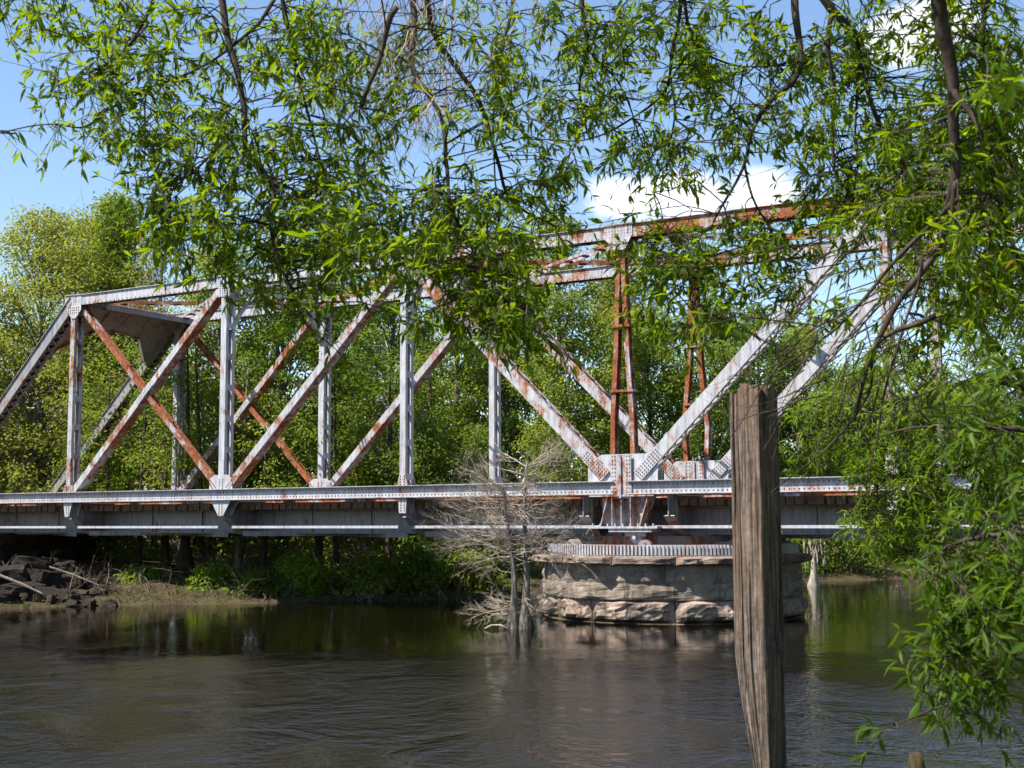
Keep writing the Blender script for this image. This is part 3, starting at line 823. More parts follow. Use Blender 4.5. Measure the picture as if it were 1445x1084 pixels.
rock_labels = [
    (-12, 846, 41.4, 0.95, 0.7, 0.42, 0.2, 'flat dark stone slab at the water edge under the bridge end, leftmost of the pile'),
    (32, 838, 42.3, 0.75, 0.6, 0.5, 0.9, 'broken dark block with a sunlit tan top in the stone pile by the bridge end'),
    (72, 846, 42.2, 0.7, 0.6, 0.40, 0.4, 'low dark boulder second along the waterline under the bridge end'),
    (115, 848, 43.0, 0.65, 0.55, 0.36, 1.3, 'rounded dark boulder at the river edge midway along the stone pile'),
    (146, 847, 43.6, 0.55, 0.5, 0.34, 0.6, 'small dark boulder at the stone pile tip beside the grassy bank'),
    (10, 815, 43.6, 0.8, 0.6, 0.5, 0.3, 'leaning slab of dark stone high in the pile under the bridge end'),
    (60, 818, 44.0, 0.7, 0.7, 0.48, 1.1, 'large dark block in the middle of the stone pile below the rest pier'),
    (100, 822, 44.4, 0.6, 0.5, 0.46, 0.1, 'upright dark stone wedge in front of the rest pier timbers'),
    (130, 830, 44.9, 0.5, 0.42, 0.34, 0.8, 'light edged small stone at the back of the pile next to the grass'),
    (45, 798, 45.4, 0.8, 0.6, 0.42, 0.5, 'wide dark stone lying against the foot of the rest pier'),
    (92, 800, 45.8, 0.55, 0.5, 0.36, 1.7, 'dark stone tucked under the end of the rest pier timbers'),
    (-30, 820, 43.0, 0.8, 0.6, 0.55, 1.9, 'big dark stone at the frame edge above the flat waterline slab'),
]
for k, (px, py, d, sx_, sy_, sz_, rz, lab) in enumerate(rock_labels):
    p = at(px, py, d)
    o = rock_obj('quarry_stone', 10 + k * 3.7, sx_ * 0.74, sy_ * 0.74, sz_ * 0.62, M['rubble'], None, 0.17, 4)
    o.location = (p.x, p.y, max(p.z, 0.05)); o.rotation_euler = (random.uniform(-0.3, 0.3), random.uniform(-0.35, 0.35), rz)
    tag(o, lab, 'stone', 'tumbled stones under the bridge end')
m = MB(); rr = random.Random(9)
for k in range(90):
    p = at(rr.uniform(-40, 165), 0, 1); d = rr.uniform(41.5, 45.5); p = at(rr.uniform(-40, 160), 840, d); p.z = ground_z(p.x, p.y) + 0.05
    if p.z < -0.05: continue
    v_, f_ = rough_rock(rr.uniform(0, 99), rr.uniform(0.08, 0.26), rr.uniform(0.08, 0.22), rr.uniform(0.05, 0.16), 1, 0.25)
    mr = Matrix.Rotation(rr.uniform(0, 6), 3, 'Z') @ Matrix.Rotation(rr.uniform(-0.6, 0.6), 3, 'X')
    m.add([mr @ Vector(q) + p for q in v_], f_)
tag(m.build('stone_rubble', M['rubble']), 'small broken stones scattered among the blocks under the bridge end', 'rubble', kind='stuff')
for k, (px0, py0, px1, py1, d, r_, lab) in enumerate(((0, 812, 60, 838, 42.0, 0.05, 'grey broken pole lying on the stone pile near the frame edge'), (70, 800, 140, 826, 43.2, 0.035, 'thin dead pole slanting down the stones towards the grass'))):
    m = MB(); p0, p1 = at(px0, py0, d), at(px1, py1, d - 0.4)
    m.tube([p0, p0.lerp(p1, 0.5) + Vector((0, 0, 0.03)), p1], [r_, r_ * 0.9, r_ * 0.6], 6)
    tag(m.build('driftwood_pole', M['bark_grey']), lab, 'driftwood', 'driftwood poles on the stones')

# ------------------------------------------------------------------ weathered timber piling in the foreground
pl = at(1074, 800, 11.5)
piling = empty('wooden_piling', (pl.x, pl.y, 0), R(-50))
tag(piling, 'tall weathered square timber piling standing in the water in front of the bridge', 'piling')


def timber(name, x0, x1, y0, y1, z0, z1, seed, notch):
    """Square baulk with split, grooved faces; 'notch' thins it near the old waterline."""
    per = []; nsx, nsy = 16, 16
    for i in range(nsx): per.append((i / nsx, 0.0, 0, -1))
    for i in range(nsy): per.append((1.0, i / nsy, 1, 0))
    for i in range(nsx): per.append((1 - i / nsx, 1.0, 0, 1))
    for i in range(nsy): per.append((0.0, 1 - i / nsy, -1, 0))
    nz = 70; verts = []; faces = []; n = len(per)
    for j in range(nz + 1):
        tz = j / nz; z = z0 + (z1 - z0) * tz
        for i, (u, v_, nxn, nyn) in enumerate(per):
            x = x0 + (x1 - x0) * u; y = y0 + (y1 - y0) * v_
            g = mnoise.noise(Vector((x * 38 + seed, y * 38, z * 0.9))) ; g2 = mnoise.noise(Vector((x * 90, y * 90 + seed, z * 2.0)))
            lowf = mnoise.noise(Vector((seed, x * 3, z * 1.5)))
            dep = 0.011 * min(0, g + 0.15) * 2.2 + 0.0035 * g2 + 0.006 * lowf
            crack = mnoise.noise(Vector((x * 22 + 9, y * 22 + seed, z * 0.35)))
            if crack > 0.32: dep -= 0.045 * min(1, (crack - 0.32) * 6)
            corner = min(u, 1 - u) + min(v_, 1 - v_)
            if corner < 0.04: dep -= 0.006 + 0.006 * abs(g2)
            x += nxn * dep; y += nyn * dep
            th = notch * min(1.0, max(0.0, (1.5 - z) / 0.95)) ** 1.2
            x += (0.14 - x) * th * (1 + 0.12 * g); y += (0.10 - y) * th * 0.3
            zz = z
            if j == nz: zz += 0.07 * mnoise.noise(Vector((x * 18, y * 18, seed))) + 0.02 * mnoise.noise(Vector((x * 70, y * 70, seed)))
            verts.append((x, y, zz))
    for j in range(nz):
        for i in range(n):
            faces.append((j * n + i, j * n + (i + 1) % n, (j + 1) * n + (i + 1) % n, (j + 1) * n + i))
    # ragged top
    c = len(verts); verts.append(((x0 + x1) / 2, (y0 + y1) / 2, z1 - 0.03)); 
    for i in range(n): faces.append((nz * n + i, nz * n + (i + 1) % n, c))
    me = bpy.data.meshes.new(name); me.from_pydata(verts, [], faces); me.materials.append(M['piling']); me.update()
    return link_obj(name, me, piling)


ZTOP = at(1072, 546, 11.5).z
timber('baulk', -0.095, 0.14, -0.15, 0.12, -1.2, ZTOP, 4.2, 0.46)
timber('split_slab', -0.20, -0.099, -0.14, 0.10, -1.2, ZTOP - 0.06, 9.1, 0.46)

# ------------------------------------------------------------------ branching helpers


def grow(mb, p, d, L, r, depth, rnd, spread=0.6, droop=0.0, sides=5, kids=(2, 4), tips=None, seg=4, shrink=0.62):
    pts = [p.copy()]; rad = [r]; q = p.copy(); dd = d.copy()
    for s in range(seg):
        dd = (dd + Vector((rnd.uniform(-1, 1), rnd.uniform(-1, 1), rnd.uniform(-1, 1))) * 0.22 + Vector((0, 0, droop))).normalized()
        q = q + dd * (L / seg); pts.append(q.copy()); rad.append(r * (1 - 0.62 * (s + 1) / seg))
    mb.tube(pts, rad, max(3, sides), cap=False)
    if depth <= 0:
        if tips is not None: tips.append((q.copy(), dd.copy()))
        return
    for k in range(rnd.randint(*kids)):
        f = rnd.uniform(0.3, 1.0); idx = min(seg - 1, int(f * seg)); base = pts[idx].lerp(pts[idx + 1], f * seg - idx)
        side = Vector((rnd.uniform(-1, 1), rnd.uniform(-1, 1), rnd.uniform(-0.7, 0.7))).normalized()
        nd = (dd + side * spread * 1.4).normalized()
        grow(mb, base, nd, L * shrink * rnd.uniform(0.75, 1.2), rad[idx] * 0.6, depth - 1, rnd, spread, droop, sides - 1, kids, tips, seg, shrink)


# ------------------------------------------------------------------ bare cypress beside the pier
cb = at(733, 884, 32.6); cb.z = 0
cyp = empty('bare_cypress', cb)
tag(cyp, 'small leafless twin stemmed cypress with pale twigs standing in the river beside the stone pier', 'tree')
crnd = random.Random(21)
stems = []
for (bx, top, lean, r0) in ((-0.10, 3.5, -0.25, 0.13), (0.14, 4.1, 0.05, 0.14)):
    m = MB(); pts = []; rad = []
    for k in range(12):
        f = k / 11; z = -0.7 + (top + 0.7) * f
        pts.append(Vector((bx + lean * f * f + 0.035 * math.sin(f * 9 + bx * 30), 0.03 * math.cos(f * 8), z)))
        fl = 1 + 1.7 * math.exp(-(z + 0.1) / 0.32) if z > -0.1 else 2.7
        rad.append(r0 * (1 - 0.72 * f) * fl * 0.78)
    m.tube(pts, rad, 9); m.build('trunk', M['bark_grey'], cyp, True); stems.append((pts, rad))
m = MB(); tw = MB(); n_l = 0
for (pts, rad) in stems:
    for k in range(48):
        f = crnd.uniform(0.25, 1.0) if k > 5 else 0.2 + 0.025 * k
        if 0.32 < f < 0.47: continue
        i = min(10, int(f * 11)); p = pts[i].lerp(pts[i + 1], f * 11 - i)
        ang = crnd.uniform(0, 2 * math.pi); ln = crnd.uniform(0.8, 1.5) * (1.25 if 0.5 < f < 0.88 else 0.8)
        d = Vector((math.cos(ang) * 1.2, math.sin(ang), crnd.uniform(-0.12, 0.22) if f < 0.9 else crnd.uniform(0.1, 0.8))).normalized()
        m = MB(); grow(m, p, d, ln * 0.5, 0.015, 0, crnd, seg=3, droop=0.0); m.build('limb', M['bark_pale'], cyp, True)
        grow(tw, p, d, ln, 0.0145, 3, crnd, 0.55, 0.035, 5, (4, 6), None, 3, 0.5)
o = tw.build('twigs', M['twig_pale'], cyp); o['kind'] = 'stuff'
for k, (px, py, r_, h) in enumerate(((708, 886, 0.07, 0.10), (745, 880, 0.16, 0.50), (722, 878, 0.13, 0.42))):
    m = MB(); c = at(px, py, 32.6) - cb; c.z = 0
    m.tube([(c.x, c.y - 0.05, -0.4), (c.x, c.y - 0.03, 0.1), (c.x * 0.8, c.y * 0.8, h * 0.75), (c.x * 0.6, c.y * 0.7, h)], [r_ * 1.3, r_, r_ * 0.6, r_ * 0.15], 8)
    m.build('buttress_root', M['bark_dark'], cyp, True)

# fallen dry limb at the cypress foot
m = MB(); p0, p1 = at(684, 882, 32.3), at(716, 883, 32.3); p0.z = p1.z = 0.03
m.tube([p0, p0.lerp(p1, 0.3) + Vector((0, 0.1, 0.07)), p0.lerp(p1, 0.7) + Vector((0, 0.1, 0.07)), p1], [0.02, 0.03, 0.03, 0.025], 6)
tag(m.build('fallen_branch', M['bark_pale'], None, True), 'curved dead branch floating at the foot of the bare cypress', 'branch')

# cypress knee poking out of the water, lower right
kp = at(1293, 1098, 13.5); kp.z = 0
m = MB(); m.tube([(0, 0, -0.5), (0, 0, 0.0), (0.008, 0.01, 0.13), (-0.004, 0, 0.23), (0.006, 0, 0.30), (0.004, 0, 0.325)], [0.16, 0.125, 0.10, 0.085, 0.055, 0.015], 14)
v2 = []
for p in m.v:
    q = Vector(p); nn = mnoise.noise(q * 16) * 0.022 + mnoise.noise(q * 40) * 0.008; s = 1 + nn / max(0.03, math.hypot(q.x, q.y)) if math.hypot(q.x, q.y) > 1e-4 else 1
    v2.append((q.x * s, q.y * s, q.z + nn))
m.v = v2
o = m.build('cypress_knee', M['knee'], None, True); o.location = kp
tag(o, 'brown rounded cypress knee poking above the water in the bottom corner', 'cypress knee')


# ------------------------------------------------------------------ far bank trees
def card_leaves(centres, normals, size, rnd_np, aspect=0.55):
    """One folded rhombus per leaf."""
    n = len(centres)
    nrm = normals / np.maximum(1e-6, np.linalg.norm(normals, axis=1))[:, None]
    ref = rnd_np.normal(size=(n, 3)); u = np.cross(nrm, ref); u /= np.maximum(1e-6, np.linalg.norm(u, axis=1))[:, None]; w = np.cross(nrm, u)
    s = size[:, None]
    v = np.stack([centres - u * s * 0.5, centres + w * s * aspect * 0.5 + nrm * s * 0.06, centres + u * s * 0.5 - nrm * s * 0.10, centres - w * s * aspect * 0.5 + nrm * s * 0.06], 1).reshape(-1, 3)
    q = np.arange(n * 4, dtype=np.int32).reshape(n, 4)
    return v, q


def make_crown(seed, h, rad, base_f, n_clump, per, leaf, mat, shape='round', open_f=0.0):
    g = np.random.default_rng(seed); rnd = random.Random(seed)
    trunk = MB(); lean = Vector((rnd.uniform(-0.05, 0.05), rnd.uniform(-0.05, 0.05), 0))
    tp = []; tr = []
    for k in range(8):
        f = k / 7; tp.append(Vector((lean.x * h * f + 0.12 * math.sin(f * 7 + seed), lean.y * h * f + 0.12 * math.cos(f * 5 + seed), -0.6 + (h * 0.93 + 0.6) * f))); tr.append((0.05 + 0.016 * h) * 0.62 * (1 - 0.85 * f) * (1.6 if k == 0 else 1.0) + 0.012)
    trunk.tube(tp, tr, 7)
    cs, rs = [], []
    for k in range(n_clump):
        t = (k + rnd.random()) / n_clump
        if shape == 'round': prof = math.sin(math.pi * min(1, 0.12 + 0.86 * t)) ** 0.6
        elif shape == 'tall': prof = (math.sin(math.pi * min(1, 0.2 + 0.78 * t)) ** 0.8) * (1.0 - 0.25 * t)
        else: prof = 1.0 - 0.75 * t
        a = rnd.uniform(0, 2 * math.pi); rr = rad * prof * (rnd.uniform(0.15, 1.0) ** 0.55) * rnd.uniform(0.8, 1.15)
        z = h * (base_f + (1 - base_f) * t) - 0.3
        i = min(6, int(z / h * 7)); ctr = tp[i]
        c = Vector((ctr.x + rr * math.cos(a), ctr.y + rr * math.sin(a), z)); cr = rnd.uniform(0.5, 1.1) * (0.5 + rad * 0.17)
        cs.append(c); rs.append(cr)
        zs = max(0.05, z / h - rr / h * 0.7); ib = min(6, int(zs * 7)); b0 = tp[ib].lerp(tp[ib + 1], zs * 7 - ib)
        mid = b0.lerp(c, 0.55) + Vector((rnd.uniform(-0.25, 0.25), rnd.uniform(-0.25, 0.25), rnd.uniform(0.05, 0.4)))
        trunk.tube([b0, mid, c], [0.012 + 0.012 * rr, 0.012 + 0.006 * rr, 0.008], 4, cap=False)
        for q in range(2):
            e = c + Vector((rnd.gauss(0, 1), rnd.gauss(0, 1), rnd.gauss(0.2, 0.8))) * cr * 0.8
            trunk.tube([mid, c.lerp(e, 0.4), e], [0.012, 0.009, 0.005], 3, cap=False)
    cen = np.array([tuple(c) for c in cs]); crr = np.array(rs)
    cnt = np.maximum(6, (per * (crr / crr.mean()) ** 2 * (1 - open_f * g.random(n_clump))).astype(int))
    idx = np.repeat(np.arange(n_clump), cnt); n = len(idx)
    d = g.normal(size=(n, 3)); d /= np.linalg.norm(d, axis=1)[:, None]
    rr = crr[idx] * (g.random(n) ** 0.45) * (0.9 + 0.35 * g.random(n))
    flat = np.array([1.15, 1.15, 0.62])
    pos = cen[idx] + d * rr[:, None] * flat
    nrm = d * 0.8 + g.normal(size=(n, 3)) * 0.75 + np.array([0, 0, 0.75])
    size = leaf * g.uniform(0.65, 1.35, n)
    v, q = card_leaves(pos, nrm, size, g)
    ct = g.random(n_clump)
    tint = np.clip(g.uniform(0.05, 0.45) + 0.28 * ct[idx] + 0.33 * g.random(n), 0, 1)
    return trunk, v, q, np.repeat(tint, 4)


LEAF = {'p': 'leaf_pale', 'm': 'leaf_mid', 'd': 'leaf_deep', 'o': 'leaf_olive', 'f': 'leaf_fresh'}


def far_tree(name, px, d, top, half, pal, lab, seed, base_f=0.16, n_clump=90, per=120, leaf=0.15, shape='round', open_f=0.4, cat='tree', group='trees on the far bank', bark_m='bark_grey', dy=0):
    p = at(px, 730, d); gz = ground_z(p.x, p.y); h = at(px, top, d).z - gz; rad = half / FPX * d
    o = empty(name, (p.x, p.y, gz), rng.uniform(0, 6.28)); tag(o, lab, cat, group)
    trunk, v, q, tint = make_crown(seed, h, rad, base_f, n_clump, per, leaf, None, shape, open_f)
    trunk.build('trunk', M[bark_m], o, True)
    link_obj('crown', mesh_np('crown', v, q, M[LEAF[pal]], tint), o)
    return o


TREES = [
    # px, depth, top, half width px, palette, shape, base, label
    (-80, 58, 325, 130, 'p', 'round', 0.10, 'pale green tree cut by the photo edge behind the sloping end post'),
    (45, 57, 290, 120, 'p', 'round', 0.12, 'tall pale green rounded tree against the open blue sky behind the end post'),
    (140, 60, 272, 75, 'm', 'tall', 0.2, 'tall tree with bluish green top, the highest crown above the hip of the bridge'),
    (95, 62, 300, 95, 'p', 'round', 0.12, 'pale tree filling between the two tall crowns above the hip'),
    (215, 55, 325, 85, 'o', 'tall', 0.15, 'sparse olive tree with bare grey branches rising behind the portal'),
    (300, 53, 345, 90, 'm', 'round', 0.12, 'green tree rising behind the second upright of the near truss'),
    (395, 53, 335, 80, 'd', 'round', 0.12, 'dark green tree standing behind the crossed diagonals and low hanging leaves'),
    (480, 55, 322, 75, 'm', 'tall', 0.12, 'green tree behind the long diagonal between second and third uprights'),
    (560, 51, 335, 75, 'd', 'round', 0.10, 'dense dark tree behind the third upright of the near truss'),
    (640, 57, 308, 80, 'm', 'round', 0.12, 'broad green tree whose top shows through leaves above the third upright'),
    (725, 55, 318, 80, 'd', 'round', 0.10, 'dark green tree behind the lone far upright and the bare cypress'),
    (805, 53, 296, 70, 'm', 'round', 0.12, 'green tree with rounded crown peeking above the top chord under the cloud'),
    (868, 64, 318, 45, 'p', 'round', 0.2, 'small rounded treetop showing over the top chord beside the rusty hangers'),
    (920, 57, 432, 75, 'm', 'round', 0.10, 'green tree behind the near pair of rusty hangers over the pier'),
    (1000, 58, 425, 75, 'd', 'round', 0.08, 'dark leafy tree behind the far pair of rusty hangers'),
    (1075, 61, 428, 70, 'd', 'round', 0.08, 'dark green tree behind the heavy diagonal right of the pier'),
    (1140, 63, 455, 70, 'm', 'round', 0.08, 'green tree showing behind the top of the timber piling'),
    (1215, 66, 515, 80, 'f', 'round', 0.06, 'bright green lower tree behind the far diagonal near the piling'),
    (1300, 68, 560, 85, 'f', 'round', 0.06, 'low bright tree under the sky gap beside the right upright'),
    (1395, 66, 545, 85, 'm', 'round', 0.06, 'green tree mostly hidden by the foreground leaves near the right edge'),
    (1480, 66, 500, 90, 'd', 'round', 0.06, 'dark tree cut by the right edge of the photo behind leaves'),
]
for k, (px, d, top, half, pal, shape, bf, lab) in enumerate(TREES):
    sparse = pal == 'o'
    far_tree('bank_tree', px, d, top, half, pal, lab, 100 + k, bf, 85 if sparse else 135 if k > 3 else 190, 120 if sparse else 225 if k > 3 else 205, 0.148 if d < 60 else 0.162, shape, 0.75 if sparse else 0.45)

# understory trees and shrubs along the waterline
SHRUBS = [
    (15, 56.0, 575, 70, 'o', 'bush', 'grey brown leafless brush thicket behind the end post foot'),
    (110, 55, 600, 55, 'm', 'bush', 'pale leaved shrub between the first upright and the far end post'),
    (180, 53.0, 640, 45, 'f', 'bush', 'bright green bush seen just above the deck left of the second far upright'),
    (255, 52.5, 560, 60, 'o', 'bush', 'dry olive thicket behind the foot of the crossing rusty diagonals'),
    (340, 51, 600, 60, 'm', 'bush', 'green shrub behind the big gusset plate of the second upright'),
    (420, 50.0, 560, 55, 'd', 'bush', 'dark shrub behind the deck between second and third uprights'),
    (505, 49.0, 590, 60, 'm', 'bush', 'leafy shrub behind the deck just left of the third upright'),
    (600, 48.0, 570, 60, 'd', 'bush', 'dark leafy shrub behind the deck right of the third upright'),
    (680, 48.5, 590, 60, 'd', 'bush', 'dark shrub behind the bare cypress twigs'),
    (770, 50.0, 570, 70, 'm', 'bush', 'green shrub under the heavy diagonal left of the pier'),
    (425, 44.6, 775, 38, 'f', 'bush', 'yellow green bush hanging over the bank below the deck at mid span'),
    (520, 45.2, 778, 45, 'm', 'bush', 'dark green bush under the deck in front of the tree trunks'),
    (590, 45.4, 765, 48, 'd', 'bush', 'dense dark bush overhanging the river below the third upright'),
    (660, 46.0, 776, 45, 'm', 'bush', 'deep shaded bush at the waterline left of the bare cypress'),
    (300, 44.8, 792, 40, 'f', 'bush', 'yellow green shrub on the bank below the second upright'),
    (205, 46.5, 798, 38, 'm', 'bush', 'small green bush on the bank right of the tumbled stones'),
    (365, 44.2, 800, 34, 'd', 'bush', 'dark bush with tangled roots at the tip of the grassy bank'),
    (860, 54, 560, 75, 'm', 'bush', 'mid green shrub seen between the rusty hangers and the pier diagonal'),
    (950, 54, 590, 70, 'd', 'bush', 'dark shrub behind the centre plates above the pier'),
    (1120, 57, 725, 60, 'd', 'bush', 'shaded shrub at the far waterline right of the piling'),
    (1190, 58.5, 700, 65, 'm', 'bush', 'shrub on the far bank under the deck right of the piling'),
    (1270, 60.5, 700, 75, 'd', 'bush', 'dark shrub on the far bank behind the right hand leaves'),
    (1370, 62.5, 690, 80, 'm', 'bush', 'far bank shrub near the right edge behind hanging leaves'),
]
for k, (px, d, top, half, pal, shape, lab) in enumerate(SHRUBS):
    far_tree('bank_shrub', px, d, top, half, pal, lab, 300 + k, 0.05, 38 if pal != 'o' else 30, 190 if pal != 'o' else 60, 0.125, shape, 0.5, 'shrub', 'shrubs along the far bank', 'bark_grey')

TRUNKS = [(118, 53, 'slim pale trunk beside the rest pier timbers below the deck'), (150, 52.5, 'thin dark trunk nearest the stones below the deck'), (196, 51.5, 'dark trunk below the deck left of the buttressed cypress'), (236, 51, 'pair leaning dark trunk on the grassy bank below the deck'),
          (264, 50, 'buttressed dark cypress trunk with flared base on the grassy bank'), (288, 50, 'dark trunk just right of the flared cypress below the deck'), (336, 49.5, 'slim trunk below the deck under the second upright'), (372, 48.8, 'dark trunk with fallen roots at the bank below the deck'),
          (448, 48, 'thin trunk below the deck behind the yellow green bush'), (476, 47.8, 'stout dark trunk below the deck at mid span'), (548, 47.6, 'dark trunk below the deck just left of the third upright'), (610, 48.2, 'shaded trunk below the deck near the bare cypress')]
for k, (px, d, lab) in enumerate(TRUNKS):
    p = at(px, 730, d); gz = ground_z(p.x, p.y); rr = random.Random(700 + k)
    o = empty('swamp_tree', (p.x, p.y, gz)); tag(o, lab, 'tree', 'swamp trees under the deck line')
    m = MB(); h = rr.uniform(7, 9.5); ln = rr.uniform(-0.05, 0.05); r0 = rr.uniform(0.075, 0.14); fl = 3.0 if k == 4 else 1.5
    m.tube([(ln * h * f, 0.1 * math.sin(f * 6 + k), h * f - 0.3) for f in (0, 0.05, 0.1, 0.18, 0.3, 0.5, 0.75, 1)], [r0 * s for s in (fl * 1.2, fl, 1 + (fl - 1) * 0.6, 1.15, 1, 0.85, 0.6, 0.15)], 8)
    for q in range(7):
        f = rr.uniform(0.25, 0.95); a = rr.uniform(0, 6.28); b0 = Vector((ln * h * f, 0, h * f - 0.3))
        grow(m, b0, Vector((math.cos(a), math.sin(a), 0.25)).normalized(), rr.uniform(0.8, 1.6), 0.02, 1, rr, 0.6, 0.0, 4, (2, 3))
    m.build('trunk', M['bark_dark' if k not in (0, 6) else 'bark_grey'], o, True)
    tk, v, q, tint = make_crown(800 + k, h, 1.5, 0.42, 22, 90, 0.14, None, 'round', 0.5)
    link_obj('crown', mesh_np('crown', v, q, M['leaf_mid' if k % 2 else 'leaf_deep'], tint), o)

# small stub cypress with hanging moss far right
p = at(1147, 828, 52.0); p.z = -0.1
o = empty('cypress_stub', p); tag(o, 'small mossy cypress standing in the water beyond the piling', 'tree')
m = MB(); m.tube([(0, 0, -0.5), (0, 0, 0.1), (0.05, 0, 0.6), (0.1, 0, 1.6), (0.14, 0, 2.6)], [0.30, 0.22, 0.12, 0.09, 0.05], 8); m.build('trunk', M['bark_pale'], o, True)
m = MB(); rr = random.Random(4)
for k in range(60):
    a = rr.uniform(0, 6.28); r_ = rr.uniform(0.05, 0.45); z = rr.uniform(1.3, 2.3)
    m.tube([(0.1 + r_ * math.cos(a), r_ * math.sin(a), z), (0.1 + r_ * 1.05 * math.cos(a), r_ * math.sin(a), z - 0.3), (0.1 + r_ * math.cos(a), r_ * math.sin(a), z - rr.uniform(0.4, 0.9))], [0.012, 0.02, 0.006], 3)
mo = m.build('hanging_moss', M['twig_pale'], o); mo['kind'] = 'stuff'
tk, v, q, tint = make_crown(901, 2.9, 0.7, 0.72, 14, 60, 0.12, None, 'round', 0.3)
link_obj('crown', mesh_np('crown', v, q, M['leaf_fresh'], tint), o)

# the wood behind plus unseen light-blocking trees, one mass
V, Q, T = [], [], []; TK = MB(); b = 0
wr = random.Random(77)
wood_spots = [(px, d, top) for (px, d, top) in
              [(x, wr.uniform(62, 80), wr.uniform(400, 470)) for x in range(-160, 880, 62)] + [(x, wr.uniform(72, 90), wr.uniform(500, 560)) for x in range(900, 1640, 70)] +
              [(x, wr.uniform(56, 66), wr.uniform(520, 600)) for x in range(-140, 760, 60)]]
wood_spots += [(-190, 49, 300), (-260, 53, 290), (-330, 47, 310), (-420, 50, 290), (-150, 60, 300), (-520, 52, 300)]  # unseen trees left of frame, added to shade the rest pier and stones
for side_x in (-1, 1):
    for k in range(16):
        wood_spots.append((722 + side_x * (1000 + k * 170), wr.uniform(50, 80) if side_x < 0 else wr.uniform(85, 130), wr.uniform(380, 480)))
added_near_trees = [(9, 5, 13), (11, 10, 14), (14, 14, 13), (16, 20, 14), (20, 24, 13), (24, 33, 14), (27, 40, 13), (13, 1, 14), (8, -4, 13), (4, -7, 14), (0, -9, 13), (12, -8, 14), (18, 6, 14), (22, 14, 14), (-5, -12, 12), (6, -14, 14), (30, 30, 14), (33, 46, 13)]  # unseen near-bank trees, added to block sky fill from right and behind
for k, (px, d, top) in enumerate(wood_spots + added_near_trees):
    near = k >= len(wood_spots)
    p = Vector((px, d, 0)) if near else at(px, 730, d)
    if not near and p.y < y_far(p.x) + 2: p.y = float(y_far(p.x)) + wr.uniform(4, 14)
    gz = ground_z(p.x, p.y); h = top if near else max(5, at(px, top, d).z - gz)
    tk, v, q, tint = make_crown(1000 + k, h, wr.uniform(2.4, 3.4), 0.06, 46, 52, 0.285, None, 'round', 0.3)
    V.append(v + np.array([p.x, p.y, gz])); Q.append(q + b); T.append(tint); b += len(v)
    bb = len(TK.v); TK.v += [(x + p.x, y + p.y, z + gz) for x, y, z in tk.v[:56]]; TK.f += [tuple(i + bb for i in f) for f in tk.f[:49]]
wood_root = empty('background_forest', (0, 0, 0)); tag(wood_root, 'continuous green forest behind the far bank trees and along both banks, with unseen trees added to cut the light', 'forest', kind='stuff')
link_obj('foliage', mesh_np('foliage', np.concatenate(V), np.concatenate(Q), M['leaf_mid'], np.concatenate(T)), wood_root)
TK.build('trunks', M['bark_dark'], wood_root, True)

# grass, reeds and dead brush on the far bank
gn = 7000; gr = np.random.default_rng(8)
gxs = gr.uniform(-17, 9, gn); off = gr.gamma(1.6, 1.2, gn) + 0.05
gys = y_far(gxs) + off
base = np.array([(x, y, ground_z(x, y)) for x, y in zip(gxs, gys)])
hh = gr.uniform(0.04, 0.2, gn) * (0.5 + gr.random(gn) ** 3 * 1.5); aa = gr.uniform(0, 6.28, gn); lean = gr.normal(size=(gn, 2)) * 0.12
wv_ = np.stack([np.cos(aa), np.sin(aa), np.zeros(gn)], 1) * 0.018
tipv = base + np.stack([lean[:, 0], lean[:, 1], hh], 1)
gv_ = np.stack([base - wv_, base + wv_, tipv], 1).reshape(-1, 3)
o = link_obj('bank_grass', mesh_np('bank_grass', gv_, np.arange(gn * 3).reshape(gn, 3), M['grass'], np.repeat(gr.random(gn), 3)))
tag(o, 'short grass and sprouts on the far river bank below the bridge', 'grass', kind='stuff')
m = MB(); rr = random.Random(15)
for k in range(230):
    px = rr.choice((rr.uniform(150, 430), rr.uniform(330, 430), rr.uniform(430, 650), rr.uniform(-20, 160)))
    d = rr.uniform(43.2, 47); p = at(px, 800, d)
    if p.y < y_far(p.x) - 0.3: p.y = float(y_far(p.x)) + rr.uniform(0, 1.5)
    p.z = ground_z(p.x, p.y)
    a = rr.uniform(0, 6.28); grow(m, p, Vector((math.cos(a), math.sin(a), rr.uniform(0.1, 1.4))).normalized(), rr.uniform(0.4, 1.2), 0.016, 1, rr, 0.7, -0.02, 4, (2, 3))
for k in range(60):
    px = rr.uniform(-40, 130); d = rr.uniform(53.5, 56); p = at(px, 760, d); p.z = ground_z(p.x, p.y)
    grow(m, p, Vector((rr.uniform(-0.4, 0.4), rr.uniform(-0.4, 0.4), 1)).normalized(), rr.uniform(2, 3.6), 0.02, 2, rr, 0.6, 0.0, 4, (2, 4))
o = m.build('dead_brush', M['brush']); tag(o, 'grey brown dead brush and roots along the far bank', 'brush', kind='stuff')

# ------------------------------------------------------------------ foreground foliage
LEAF_V = np.array([(0, 0, 0), (0.08, 0.28, 0.03), (0.092, 0.56, 0.025), (0, 1.0, -0.10), (-0.092, 0.56, 0.025), (-0.08, 0.28, 0.03), (0, 0.45, -0.005)])
LEAF_F = np.array([(0, 1, 6), (1, 2, 6), (2, 3, 6), (3, 4, 6), (4, 5, 6), (5, 0, 6)])


def basis(dirs, g, up_bias=0.9):
    """Leaf frames: y along dirs, z (face normal) leaning up."""
    n = len(dirs); y = dirs / np.linalg.norm(dirs, axis=1)[:, None]
    z = np.array([0, 0, up_bias]) + g.normal(size=(n, 3)) * 0.55
    x = np.cross(y, z); x /= np.maximum(1e-6, np.linalg.norm(x, axis=1))[:, None]; z = np.cross(x, y)
    return x, y, z


